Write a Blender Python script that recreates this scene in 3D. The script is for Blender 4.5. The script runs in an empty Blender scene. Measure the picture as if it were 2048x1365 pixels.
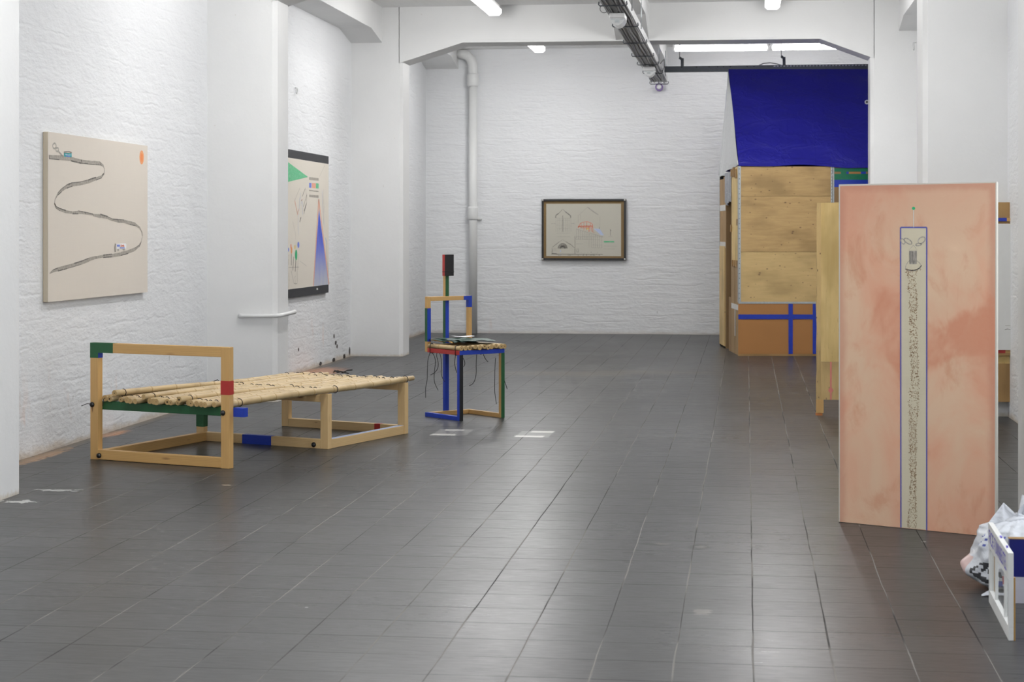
import bpy, bmesh, math, random
from mathutils import Vector
# ---- drawn shapes, in metres on the plane of their own sheet or canvas ----
ROAD = [(10.6882,1.8344,0.0245),(10.856,1.8367,0.0265),(11.054,1.8373,0.0265),(11.233,1.8274,0.0245),(11.4445,1.8259,0.0224),(11.5805,1.8272,0.0204),(11.6358,1.8165,0.0143),(11.6636,1.7879,0.0041),(11.6497,1.7579,0.0102),(11.6081,1.7399,0.0163),(11.4985,1.7229,0.0204),(11.3643,1.7007,0.0245),(11.2071,1.6821,0.0245),(11.0793,1.674,0.0245),(10.979,1.6574,0.0224),(10.8926,1.6322,0.0204),(10.8317,1.6078,0.0143),(10.7883,1.5748,0.0061),(10.7787,1.5472,0.0041),(10.8027,1.5247,0.0102),(10.8682,1.509,0.0163),(10.9666,1.4971,0.0184),(11.0793,1.4928,0.0143),(11.1813,1.4967,0.0204),(11.3114,1.4914,0.0143),(11.4445,1.483,0.0102),(11.5805,1.4765,0.0245),(11.7197,1.4658,0.0163),(11.819,1.4506,0.0143),(11.92,1.4452,0.0224),(12.0374,1.4449,0.0184),(12.157,1.4323,0.0224),(12.2789,1.4225,0.0204),(12.3657,1.402,0.0122),(12.4158,1.3687,0.0041),(12.4252,1.3372,0.0041),(12.397,1.2955,0.0061),(12.3563,1.2696,0.0143),(12.2636,1.2445,0.0224),(12.1269,1.2284,0.0224),(11.9784,1.2169,0.0224),(11.8047,1.2091,0.0204),(11.6358,1.2054,0.0163),(11.4985,1.1985,0.0163),(11.3643,1.186,0.0224),(11.233,1.169,0.0224),(11.1046,1.1561,0.0224),(10.979,1.1454,0.0224),(10.8317,1.1335,0.0204),(10.7595,1.1259,0.0163),(10.7,1.1099,0.0041)]
SUN = [(12.46,1.9044),(12.4583,1.8913),(12.4536,1.879),(12.4461,1.8682),(12.4363,1.8599),(12.4249,1.8544),(12.4127,1.8522),(12.4005,1.8535),(12.3891,1.8581),(12.3794,1.8657),(12.372,1.8758),(12.3673,1.8877),(12.3657,1.9006),(12.3673,1.9136),(12.372,1.9259),(12.3794,1.9366),(12.3891,1.945),(12.4005,1.9505),(12.4127,1.9527),(12.4249,1.9516),(12.4363,1.947),(12.4461,1.9395),(12.4536,1.9294),(12.4583,1.9174)]
SUN2 = [(12.441,1.9016),(12.44,1.8934),(12.4372,1.8857),(12.4327,1.879),(12.4268,1.8737),(12.42,1.8703),(12.4127,1.869),(12.4053,1.8698),(12.3985,1.8727),(12.3927,1.8774),(12.3882,1.8837),(12.3854,1.8912),(12.3844,1.8992),(12.3854,1.9074),(12.3882,1.9151),(12.3927,1.9217),(12.3985,1.927),(12.4053,1.9304),(12.4127,1.9318),(12.42,1.931),(12.4268,1.9282),(12.4327,1.9235),(12.4372,1.9171),(12.44,1.9097)]
TEAL = [(10.9344,1.8715),(11.0641,1.8734),(11.0641,1.8481),(10.9344,1.8464)]
TEALTOP = [(10.9344,1.877),(11.0089,1.8831),(11.0641,1.879),(11.0641,1.8734),(10.9344,1.8715)]
SMOKE = [[(10.8051,1.908),(10.8013,1.8996),(10.7907,1.8931),(10.7763,1.8902),(10.7619,1.8917),(10.7514,1.8973),(10.7476,1.9053),(10.7514,1.9137),(10.7619,1.9202),(10.7763,1.9231),(10.7907,1.9216),(10.8013,1.9161),(10.8051,1.908)],[(10.8463,1.887),(10.843,1.8808),(10.8342,1.8761),(10.8221,1.8739),(10.81,1.875),(10.8011,1.879),(10.7979,1.8848),(10.8011,1.8909),(10.81,1.8956),(10.8221,1.8978),(10.8342,1.8968),(10.843,1.8928),(10.8463,1.887)],[(10.8439,1.8749),(10.8755,1.8652),(10.9098,1.8519)]]
TRUCK = [(11.891,1.2883),(12.073,1.2902),(12.0909,1.284),(12.085,1.2524),(11.891,1.2522)]
TRUCKBLUE = [(11.8967,1.2823),(11.955,1.2819),(11.9579,1.2677),(11.9025,1.2681)]
TRUCKRED = [[(11.9667,1.2757),(11.9843,1.2817),(11.996,1.2714),(12.0196,1.2794),(12.0433,1.2731)],[(11.9696,1.2686),(12.0019,1.2724),(12.0463,1.268)]]
TRUCKLINE = [(11.955,1.2586),(12.0522,1.2598)]
TRUCKWH = [[(11.9083,1.253),(11.9433,1.2527),(11.9404,1.2376),(11.9112,1.2379)],[(12.0137,1.254),(12.0611,1.2546),(12.0581,1.2414),(12.0196,1.2408)]]
TRUCKBAR = [(11.8707,1.2885),(11.8621,1.2635),(11.865,1.2324)]
P1 = [(10.6764,1.9899),(12.5396,1.9923),(12.5396,0.9332),(10.6693,0.9357)]
GREENTRI = [(16.5864,2.0533),(17.3361,1.911),(16.5732,1.8426)]
BAR1 = [(17.3768,1.9122),(17.7774,1.9113),(17.7774,1.8864),(17.3768,1.8833)]
BAR2 = [(17.3841,1.7375),(17.7774,1.7384),(17.7774,1.713),(17.3841,1.7143)]
BOXB = [(17.3768,1.8543),(17.4735,1.8552),(17.4735,1.8063),(17.3768,1.8068)]
BOXR = [(17.493,1.8563),(17.6526,1.8576),(17.6526,1.8076),(17.493,1.8067)]
BOXG = [(17.6601,1.8578),(17.7774,1.8586),(17.7774,1.8077),(17.6601,1.8072)]
BLUETRI = [(17.79,1.5977),(18.2226,0.824),(17.5614,0.8286)]
REDL = [(17.7824,1.6982),(17.5541,0.8288)]
REDR = [(17.7824,1.6982),(18.2279,0.8239)]
DOTS = [['or',(16.7147,1.1941),(16.7106,1.1775),(16.6991,1.1653),(16.6836,1.1611),(16.668,1.1657),(16.6567,1.1781),(16.6525,1.1948),(16.6567,1.2114),(16.668,1.2235),(16.6836,1.2279),(16.6991,1.2233),(16.7106,1.2109)],['red',(16.6925,1.2323),(16.6886,1.2206),(16.678,1.2121),(16.6636,1.2091),(16.6492,1.2124),(16.6387,1.221),(16.6348,1.2327),(16.6387,1.2443),(16.6492,1.2528),(16.6636,1.2558),(16.678,1.2526),(16.6886,1.244)],['ye',(16.8405,1.2232),(16.8369,1.212),(16.8269,1.2039),(16.8134,1.201),(16.7999,1.2041),(16.79,1.2124),(16.7864,1.2237),(16.79,1.2348),(16.7999,1.243),(16.8134,1.2459),(16.8269,1.2428),(16.8369,1.2345)],['gr',(16.9041,1.1482),(16.898,1.1224),(16.8813,1.1037),(16.8586,1.0971),(16.836,1.1043),(16.8194,1.1235),(16.8134,1.1494),(16.8194,1.1751),(16.836,1.1939),(16.8586,1.2006),(16.8813,1.1934),(16.898,1.1742)],['bl',(16.9888,1.2435),(16.9836,1.2279),(16.9693,1.2167),(16.9498,1.2127),(16.9303,1.217),(16.9161,1.2285),(16.9109,1.244),(16.9161,1.2595),(16.9303,1.2708),(16.9498,1.2749),(16.9693,1.2706),(16.9836,1.2591)],['bl',(16.593,1.2009),(16.5903,1.191),(16.5831,1.1838),(16.5732,1.1812),(16.5634,1.184),(16.5561,1.1913),(16.5535,1.2013),(16.5561,1.2112),(16.5634,1.2185),(16.5732,1.221),(16.5831,1.2183),(16.5903,1.2109)]]
STROKES = [[0.014,(16.6747,1.1612),(16.6747,1.0526)],[0.013,(16.7684,1.1321),(16.7304,1.0014)],[0.015,(16.8518,1.0972),(16.8202,0.9882)],[0.005,(16.9383,1.158),(16.9223,1.0029)],[0.006,(16.5864,1.1567),(16.5732,1.0573)]]
THIN = [['k',0.003,(16.668,0.9999),(16.7684,0.8803),(16.836,0.8699),(16.9041,0.8764),(16.9041,1.0005)],['k',0.003,(16.5732,0.9854),(16.5908,0.9019),(16.5732,0.8415)],['k',0.0025,(16.5688,1.0352),(16.9612,1.0287)],['g',0.0025,(16.9957,1.0893),(17.2764,1.0329)],['g',0.003,(18.0451,2.0574),(17.8152,1.9302)],['g',0.004,(17.0072,1.7978),(16.8021,1.6695)],['r',0.01,(16.8021,1.6695),(16.9155,1.536),(16.9681,1.5931)],['b',0.006,(16.9681,1.5761),(16.9911,1.6841),(17.028,1.7103),(17.0141,1.7497)],['k',0.005,(17.0999,1.7145),(17.2125,1.7942),(17.2812,1.7354),(17.135,1.6124)],['k',0.006,(17.2812,1.7354),(17.2764,1.6546),(17.1584,1.544)],['k',0.01,(17.2575,1.6428),(17.1701,1.5728)],['b',0.006,(17.0419,1.6282),(17.0767,1.6856),(17.1069,1.6519),(17.1116,1.5322)],['r',0.008,(17.0651,1.674),(17.1023,1.6861)],['k',0.014,(17.0465,1.5117),(17.0003,1.4659)],['b',0.005,(16.9383,1.5475),(16.9315,1.4402),(16.9406,1.3444)],['b',0.005,(17.9217,1.7902),(17.9422,1.6593),(18.0244,1.4208)],['g',0.005,(17.9935,1.8039),(17.9678,1.7195),(18.0141,1.6364),(17.9806,1.4447)],['b',0.012,(18.071,1.3067),(18.136,1.2642),(18.1282,1.2341)],['g',0.005,(18.0969,1.2283),(18.1282,1.1073),(18.2068,0.9487)],['g',0.004,(16.7237,1.4731),(16.836,1.3446),(16.8473,1.2996)],['g',0.003,(17.3768,1.7836),(17.7774,1.781)],['g',0.003,(17.3768,1.7779),(17.7774,1.7751)],['k',0.003,(16.836,0.8699),(16.8021,0.9354),(16.836,0.9458)]]
BLOT = [(17.7373,0.7938),(17.761,0.7876),(17.7307,0.789),(17.7339,0.7808),(17.7148,0.7874),(17.6957,0.782),(17.6989,0.79),(17.6688,0.7906),(17.6924,0.7952),(17.6688,0.8014),(17.6989,0.8),(17.6957,0.8082),(17.7148,0.8016),(17.7339,0.807),(17.7307,0.799),(17.761,0.7985)]
P2 = [(16.5864,2.1519),(18.2015,2.151),(18.2331,0.7418),(16.5579,0.7453)]
P2B = [(16.5864,2.0688),(18.2015,2.0735),(18.2331,0.8219),(16.5579,0.8298)]
PAPER = [(-2.6707,1.747),(-1.6641,1.0444)]
MAT = [(-2.7064,1.7849),(-1.6264,1.0147)]
FRAME = [(-2.7318,1.8102),(-1.599,0.9913)]
L3 = [['k',0.0063,(-2.5005,1.6191),(-2.54,1.5916),(-2.544,1.5578)],['k',0.0021,(-2.5005,1.6191),(-2.4491,1.6757),(-2.4135,1.6411)],['k',0.0063,(-2.4135,1.6411),(-2.3424,1.5859),(-2.3408,1.5599)],['k',0.0028,(-2.4467,1.5876),(-2.4467,1.3673)],['g',0.0021,(-2.54,1.1941),(-2.4926,1.2374),(-2.4491,1.265),(-2.4056,1.2374),(-2.3424,1.1942)],['k',0.0021,(-2.5875,1.1625),(-2.54,1.2019),(-2.4926,1.2374)],['k',0.0021,(-2.4056,1.2374),(-2.3424,1.2021),(-2.2911,1.155)],['k',0.0035,(-2.6034,1.0711),(-1.909,1.0691)],['k',0.0021,(-2.5915,1.1468),(-2.5915,1.0759)],['k',0.0021,(-2.2832,1.3122),(-2.2832,1.0724)],['k',0.0035,(-2.5954,1.0798),(-2.5321,1.0775)],['g',0.0021,(-2.5954,1.1389),(-2.5321,1.139)],['g',0.0021,(-2.5954,1.1152),(-2.5321,1.1153)],['g',0.0028,(-2.6034,1.4815),(-2.5479,1.4814)],['g',0.0028,(-2.3424,1.4813),(-2.2871,1.4813)],['g',0.0021,(-2.54,1.5523),(-2.3424,1.5521)],['r',0.0084,(-2.2398,1.4443),(-2.0427,1.4474)],['r',0.0028,(-2.0427,1.4521),(-2.045,1.464),(-2.0517,1.4752),(-2.0625,1.4854),(-2.0768,1.4938),(-2.094,1.5002),(-2.1132,1.5042),(-2.1333,1.5055),(-2.1535,1.5042),(-2.1726,1.5003),(-2.1898,1.4939),(-2.2042,1.4855),(-2.215,1.4753),(-2.2217,1.464),(-2.224,1.4522)],['r',0.0056,(-2.2382,1.4459),(-2.2382,1.4239)],['r',0.0028,(-2.2082,1.4223),(-2.0412,1.4262)],['r',0.0049,(-2.0939,1.4458),(-2.0939,1.3712)],['r',0.0035,(-2.0427,1.4458),(-2.0427,1.3657)],['r',0.0021,(-2.2003,1.4812),(-2.2003,1.4223)],['r',0.0021,(-2.1625,1.4961),(-2.1625,1.3908)],['r',0.0028,(-2.1254,1.5024),(-2.1254,1.3908)],['r',0.0028,(-2.0758,1.4851),(-2.0758,1.4458)],['r',0.0028,(-2.0648,1.4222),(-2.0648,1.3735)],['r',0.0014,(-2.0427,1.3657),(-2.0191,1.3555)],['g',0.0098,(-2.1176,1.7035),(-2.0349,1.6405)],['g',0.0084,(-2.0349,1.6405),(-1.9719,1.5996)],['g',0.0014,(-2.1176,1.6972),(-2.2398,1.5874)],['g',0.0014,(-2.2082,1.6423),(-2.2082,1.5402)],['g',0.0014,(-2.2398,1.5874),(-2.2398,1.493)],['g',0.0014,(-1.9483,1.5792),(-1.9483,1.4301)],['k',0.0028,(-1.9546,1.4301),(-1.9546,1.4081)],['k',0.0021,(-1.8069,1.3908),(-1.8069,1.3186)],['k',0.0042,(-1.81,1.4018),(-1.799,1.383)],['g',0.0014,(-1.8304,1.3084),(-1.7872,1.3085)],['g',0.0021,(-2.2634,1.4081),(-2.0979,1.3594),(-1.909,1.3006)],['g',0.0014,(-2.2634,1.3044),(-1.909,1.3045)],['g',0.0014,(-2.2713,1.269),(-1.9562,1.2668)],['g',0.0014,(-2.2713,1.2085),(-2.1767,1.2085)],['g',0.0014,(-2.0506,1.1945),(-1.9169,1.1931)],['g',0.0014,(-2.0506,1.1553),(-1.9169,1.1538)],['k',0.0021,(-2.2634,1.1),(-2.2319,1.1)],['k',0.0014,(-2.2634,1.1078),(-2.2555,1.1472)],['k',0.0014,(-2.2358,1.1079),(-2.2413,1.1472)],['b',0.0056,(-2.4736,1.1233),(-2.4807,1.0997)],['b',0.0035,(-2.4831,1.076),(-2.4799,1.0564)],['k',0.0049,(-2.0679,1.0963),(-2.0601,1.0948)],['g',0.0014,(-1.8972,1.179),(-1.7205,1.1791)],['g',0.0014,(-1.8972,1.1397),(-1.7441,1.1399)],['g',0.0014,(-2.54,1.5483),(-2.54,1.3712)],['g',0.0014,(-2.5147,1.5483),(-2.5147,1.3712)],['g',0.0014,(-2.4894,1.5483),(-2.4894,1.3712)],['g',0.0014,(-2.4641,1.5483),(-2.4641,1.3712)],['g',0.0014,(-2.4388,1.5482),(-2.4388,1.3712)],['g',0.0014,(-2.4135,1.5482),(-2.4135,1.3712)],['g',0.0014,(-2.3882,1.5482),(-2.3882,1.3712)],['g',0.0014,(-2.3629,1.5482),(-2.3629,1.3712)],['g',0.0014,(-2.3376,1.5481),(-2.3376,1.3712)],['g',0.0011,(-2.5321,1.5247),(-2.3503,1.5246)],['g',0.0011,(-2.5321,1.4617),(-2.3503,1.4616)],['g',0.0011,(-2.5321,1.4145),(-2.3503,1.4145)],['g',0.0011,(-2.5321,1.3515),(-2.3503,1.3515)],['g',0.0011,(-2.5321,1.3043),(-2.3503,1.3043)],['g',0.0018,(-2.2634,1.4081),(-2.2634,1.2666)],['g',0.0018,(-2.235,1.3996),(-2.235,1.2667)],['g',0.0018,(-2.2066,1.3912),(-2.2066,1.2667)],['g',0.0018,(-2.1782,1.3827),(-2.1782,1.2667)],['g',0.0018,(-2.1499,1.3742),(-2.1499,1.2667)],['g',0.0018,(-2.1215,1.3657),(-2.1215,1.2667)],['g',0.0018,(-2.0931,1.3572),(-2.0931,1.1536)],['g',0.0018,(-2.0648,1.3487),(-2.0648,1.1537)],['g',0.0018,(-2.0364,1.3403),(-2.0364,1.1537)],['g',0.0018,(-2.0081,1.3318),(-2.0081,1.1537)],['g',0.0018,(-1.9798,1.3233),(-1.9798,1.1538)],['g',0.0018,(-1.9515,1.3148),(-1.9515,1.1538)],['g',0.0018,(-1.9232,1.3064),(-1.9232,1.1538)],['k',0.0042,(-2.4323,1.1516),(-2.391,1.1632)],['k',0.0028,(-2.434,1.156),(-2.397,1.1784)],['k',0.0042,(-2.4368,1.1598),(-2.4066,1.1914)],['k',0.0028,(-2.4404,1.1627),(-2.419,1.2013)],['k',0.0042,(-2.4446,1.1645),(-2.4335,1.2076)],['k',0.0028,(-2.4491,1.1651),(-2.4491,1.2097)],['k',0.0042,(-2.4536,1.1645),(-2.4646,1.2076)],['k',0.0028,(-2.4578,1.1627),(-2.4791,1.2013)],['k',0.0042,(-2.4614,1.1598),(-2.4916,1.1913)],['k',0.0028,(-2.4641,1.156),(-2.5011,1.1783)],['k',0.0042,(-2.4659,1.1516),(-2.5071,1.1631)],['k',0.0035,(-2.3874,1.147),(-2.3895,1.1641),(-2.3957,1.18),(-2.4055,1.1937),(-2.4182,1.2042),(-2.4331,1.2108),(-2.4491,1.213),(-2.465,1.2108),(-2.4799,1.2041),(-2.4927,1.1936),(-2.5025,1.1799),(-2.5086,1.164),(-2.5108,1.1468)],['k',0.0028,(-2.4095,1.147),(-2.4109,1.158),(-2.4148,1.1682),(-2.4211,1.177),(-2.4293,1.1837),(-2.4388,1.188),(-2.4491,1.1894),(-2.4593,1.188),(-2.4688,1.1837),(-2.477,1.1769),(-2.4833,1.1681),(-2.4873,1.1579),(-2.4886,1.1469)],['k',0.0084,(-2.4649,1.1666),(-2.4332,1.1666)],['k',0.0021,(-2.5108,1.1468),(-2.3874,1.147)],['k',0.0035,(-2.5076,1.0571),(-2.4933,1.0548)],['k',0.0035,(-2.4839,1.0572),(-2.4696,1.0548)],['k',0.0035,(-2.3811,1.0565),(-2.3669,1.055)],['k',0.0035,(-2.3574,1.0566),(-2.3432,1.055)],['k',0.0035,(-2.2469,1.0576),(-2.2327,1.0552)],['k',0.0035,(-2.1759,1.0577),(-2.1617,1.0553)],['k',0.0035,(-2.1365,1.0585),(-2.1223,1.0554)],['k',0.0035,(-2.0734,1.0571),(-2.0593,1.0555)],['k',0.0035,(-2.0459,1.0579),(-2.0317,1.0556)],['k',0.0035,(-2.0301,1.0587),(-2.016,1.0556)],['k',0.0035,(-1.9633,1.058),(-1.9491,1.0557)],['g',0.0028,(-2.1593,1.0907),(-2.1467,1.0923)],['g',0.0028,(-2.116,1.0908),(-2.1034,1.0924)],['g',0.0028,(-1.9861,1.091),(-1.9735,1.0925)],['g',0.0028,(-2.2066,1.0906),(-2.194,1.0922)]]
YEL3 = [(-2.1294,1.4207),(-2.0939,1.4207),(-2.0939,1.4018),(-2.1294,1.4018)]
BLU3 = [(-2.0309,1.4128),(-1.9523,1.4104),(-1.8917,1.3218),(-1.9365,1.3241)]
GRN3 = [(-1.8949,1.248),(-1.7558,1.2481),(-1.7558,1.2277),(-1.8949,1.2276)]
STRIP = [(0.3069,1.3904),(0.4335,1.3902),(0.4332,-0.0026),(0.3086,-0.0015)]
CDOT = [(0.3764,1.4781),(0.3755,1.4752),(0.3732,1.473),(0.3701,1.4723),(0.367,1.4731),(0.3647,1.4753),(0.3639,1.4782),(0.3647,1.4812),(0.367,1.4833),(0.3701,1.4841),(0.3732,1.4833),(0.3755,1.4811)]
STALK = [(0.3701,1.472),(0.3701,1.3903)]
CLOUD = [[(0.3616,1.3204),(0.3611,1.315),(0.3558,1.3127),(0.3471,1.3141),(0.3374,1.3189),(0.3292,1.3257),(0.3247,1.3328),(0.3252,1.3382),(0.3305,1.3405),(0.3392,1.3391),(0.349,1.3343),(0.3572,1.3275),(0.3616,1.3204)],[(0.3274,1.326),(0.3281,1.3197),(0.3262,1.3151),(0.3221,1.3134),(0.3169,1.3151),(0.3121,1.3196),(0.3088,1.3259),(0.3081,1.3322),(0.31,1.3367),(0.3141,1.3384),(0.3193,1.3368),(0.3241,1.3322),(0.3274,1.326)],[(0.4257,1.3405),(0.4254,1.3332),(0.4206,1.3254),(0.4127,1.3194),(0.4036,1.3167),(0.396,1.318),(0.3917,1.323),(0.3921,1.3304),(0.3969,1.3382),(0.4048,1.3442),(0.4138,1.3469),(0.4215,1.3456),(0.4257,1.3405)],[(0.4087,1.3144),(0.4076,1.3116),(0.4029,1.3088),(0.3959,1.3069),(0.3885,1.3063),(0.3827,1.3071),(0.38,1.3093),(0.3811,1.3121),(0.3858,1.3149),(0.3928,1.3168),(0.4002,1.3174),(0.406,1.3165),(0.4087,1.3144)]]
HROOF = [(0.3695,1.3092),(0.3878,1.2863),(0.3465,1.2848),(0.3695,1.3092)]
HBODY = [(0.3484,1.2829),(0.3865,1.2832),(0.3852,1.2209),(0.3511,1.2205)]
HLINE = [(0.3465,1.2842),(0.3885,1.285)]
MOUND = [(0.33,1.1972),(0.3339,1.2172),(0.3445,1.233),(0.3511,1.2368)]
MOUND2 = [(0.3865,1.2371),(0.3989,1.2272),(0.4074,1.2161),(0.3989,1.2055)]
MOUNDB = [(0.33,1.1984),(0.3432,1.1942),(0.3629,1.192),(0.3826,1.1947),(0.3989,1.2036),(0.4087,1.2161)]
TRAIL = [(0.3326,1.1985,0.4074),(0.3366,1.1879,0.3839),(0.3432,1.158,0.376),(0.3432,1.1143,0.3793),(0.3465,1.0831,0.3891),(0.3498,1.0457,0.3859),(0.353,1.0084,0.3859),(0.353,0.9459,0.3826),(0.353,0.896,0.3859),(0.3563,0.8212,0.3891),(0.358,0.7808,0.3916),(0.3614,0.7169,0.3916),(0.36,0.672,0.395),(0.3512,0.6267,0.395),(0.3478,0.5753,0.395),(0.3512,0.5242,0.3883),(0.3512,0.4601,0.3816),(0.3533,0.3961,0.3816),(0.3546,0.3001,0.3816),(0.358,0.2363,0.3816),(0.3546,0.172,0.3782),(0.3478,0.1073,0.3816),(0.3445,0.0429,0.3816),(0.3424,0.0004,0.3816)]
L4 = [['r',0.0053,(1.9489,1.4026),(1.959,1.4086)],['b',0.0035,(1.9523,1.3897),(1.9531,1.3708)],['b',0.0035,(1.959,1.4198),(1.9623,1.4026)],['g',0.0035,(1.964,1.3682),(1.9673,1.321),(1.959,1.2866)],['g',0.0035,(1.9673,1.0976),(1.964,1.0546)],['g',0.0026,(1.9289,0.9471),(1.9272,0.917)],['k',0.0035,(1.9673,0.9343),(1.9707,0.9172)],['r',0.0053,(1.9556,0.9042),(1.9698,0.9069)],['o',0.0053,(1.9573,0.8896),(1.9707,0.8914)],['n',0.0044,(1.959,0.8759),(1.9707,0.8777)],['y',0.0044,(1.969,0.7213),(1.9707,0.7024)],['k',0.0035,(1.969,0.7024),(1.9698,0.6809)],['k',0.0026,(1.9623,0.668),(1.9673,0.6379)],['g',0.0026,(1.882,0.682),(1.9289,0.6823)],['k',0.0035,(1.8778,0.6502),(1.8987,0.6572),(1.9155,0.6522),(1.9406,0.6566)],['k',0.0035,(1.9222,0.5774),(1.9364,0.5887),(1.9556,0.5906)],['k',0.0026,(1.928,0.5818),(1.9531,0.5768)]]
BEDENDS = [(-3.841,10.435),(-3.001,10.041),(-2.261,11.97),(-2.905,12.405)]
CORDS = [[(-2.318,13.1184,0.4825),(-2.3391,13.1397,0.4207),(-2.3453,13.146,0.3398),(-2.3478,13.1485,0.2693),(-2.3602,13.161,0.2078),(-2.3602,13.161,0.1374)],[(-2.3056,13.106,0.4834),(-2.2785,13.0786,0.4455),(-2.2736,13.0737,0.396),(-2.2835,13.0836,0.3153),(-2.281,13.0811,0.2655),(-2.2626,13.0625,0.2274),(-2.2467,13.0465,0.205)],[(-2.2565,13.0563,0.4821),(-2.2601,13.0601,0.4569),(-2.2467,13.0465,0.4082),(-2.2504,13.0502,0.368),(-2.2749,13.0749,0.336),(-2.318,13.1184,0.3102)],[(-2.2381,13.0378,0.4835),(-2.2223,13.0219,0.4499),(-2.2174,13.0169,0.3808),(-2.2199,13.0194,0.3309),(-2.2077,13.0071,0.2973),(-2.1895,12.9888,0.2742)],[(-2.09,12.8883,0.4849),(-2.0983,12.8967,0.44),(-2.0983,12.8967,0.4007),(-2.0816,12.8799,0.3481)],[(-2.0383,12.8761,0.4617),(-2.0257,12.8904,0.4313),(-2.0248,12.8913,0.4067),(-2.0324,12.8828,0.3926)],[(-1.9501,12.9757,0.4753),(-1.9536,12.9718,0.4064),(-1.9536,12.9718,0.3373),(-1.9621,12.9622,0.2887),(-1.9774,12.9449,0.2623),(-1.9961,12.9238,0.2521)],[(-1.909,13.0221,0.4775),(-1.8961,13.0367,0.4419),(-1.8781,13.0571,0.4158)],[(-1.8296,13.1119,0.4423),(-1.833,13.108,0.3977),(-1.8348,13.106,0.2782),(-1.8348,13.106,0.1886),(-1.8243,13.1178,0.1029)],[(-1.7912,13.1552,0.3446),(-1.7789,13.1691,0.2937),(-1.7544,13.1968,0.2065)]]
TIEF = [(-1.9476,12.9786,0.5048),(-1.9262,13.0027,0.4737),(-1.9176,13.0124,0.5028)]
TUBE_E=22.0; DIFF_E=7.0; WORLD_E=1.0; SIDE_E=260; FRONT_E=420; LAMP_E=42; EXPO=0.0
LAMPS=[(-2.62,2.5),(-2.62,6.3),(-2.62,11.5),(.26,2.5),(.26,6.3),(.26,11.5),(-2.62,16.4),(-2.6,21.9),(.262,16.2),(.26,21.0)]
TUBE_E=14.0; DIFF_E=5.0; WORLD_E=.8; SIDE_E=85; FRONT_E=55; LAMP_E=18; POINT_E=20; EXPO=0.22
LAMPS=[(-2.62,3.2,1,1),(-2.62,7.4,1,1),(-2.62,12.6,.8,.8),(.26,11.9,.7,.7),(-2.62,17.5,1.3,.6),(-2.6,21.86,.8,.75),(.262,17.5,1.1,.75)]  # lamps nearer than the middle columns are added, out of view
PI=math.pi
rng=random.Random(7)
sc=bpy.context.scene
COL=sc.collection

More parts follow.
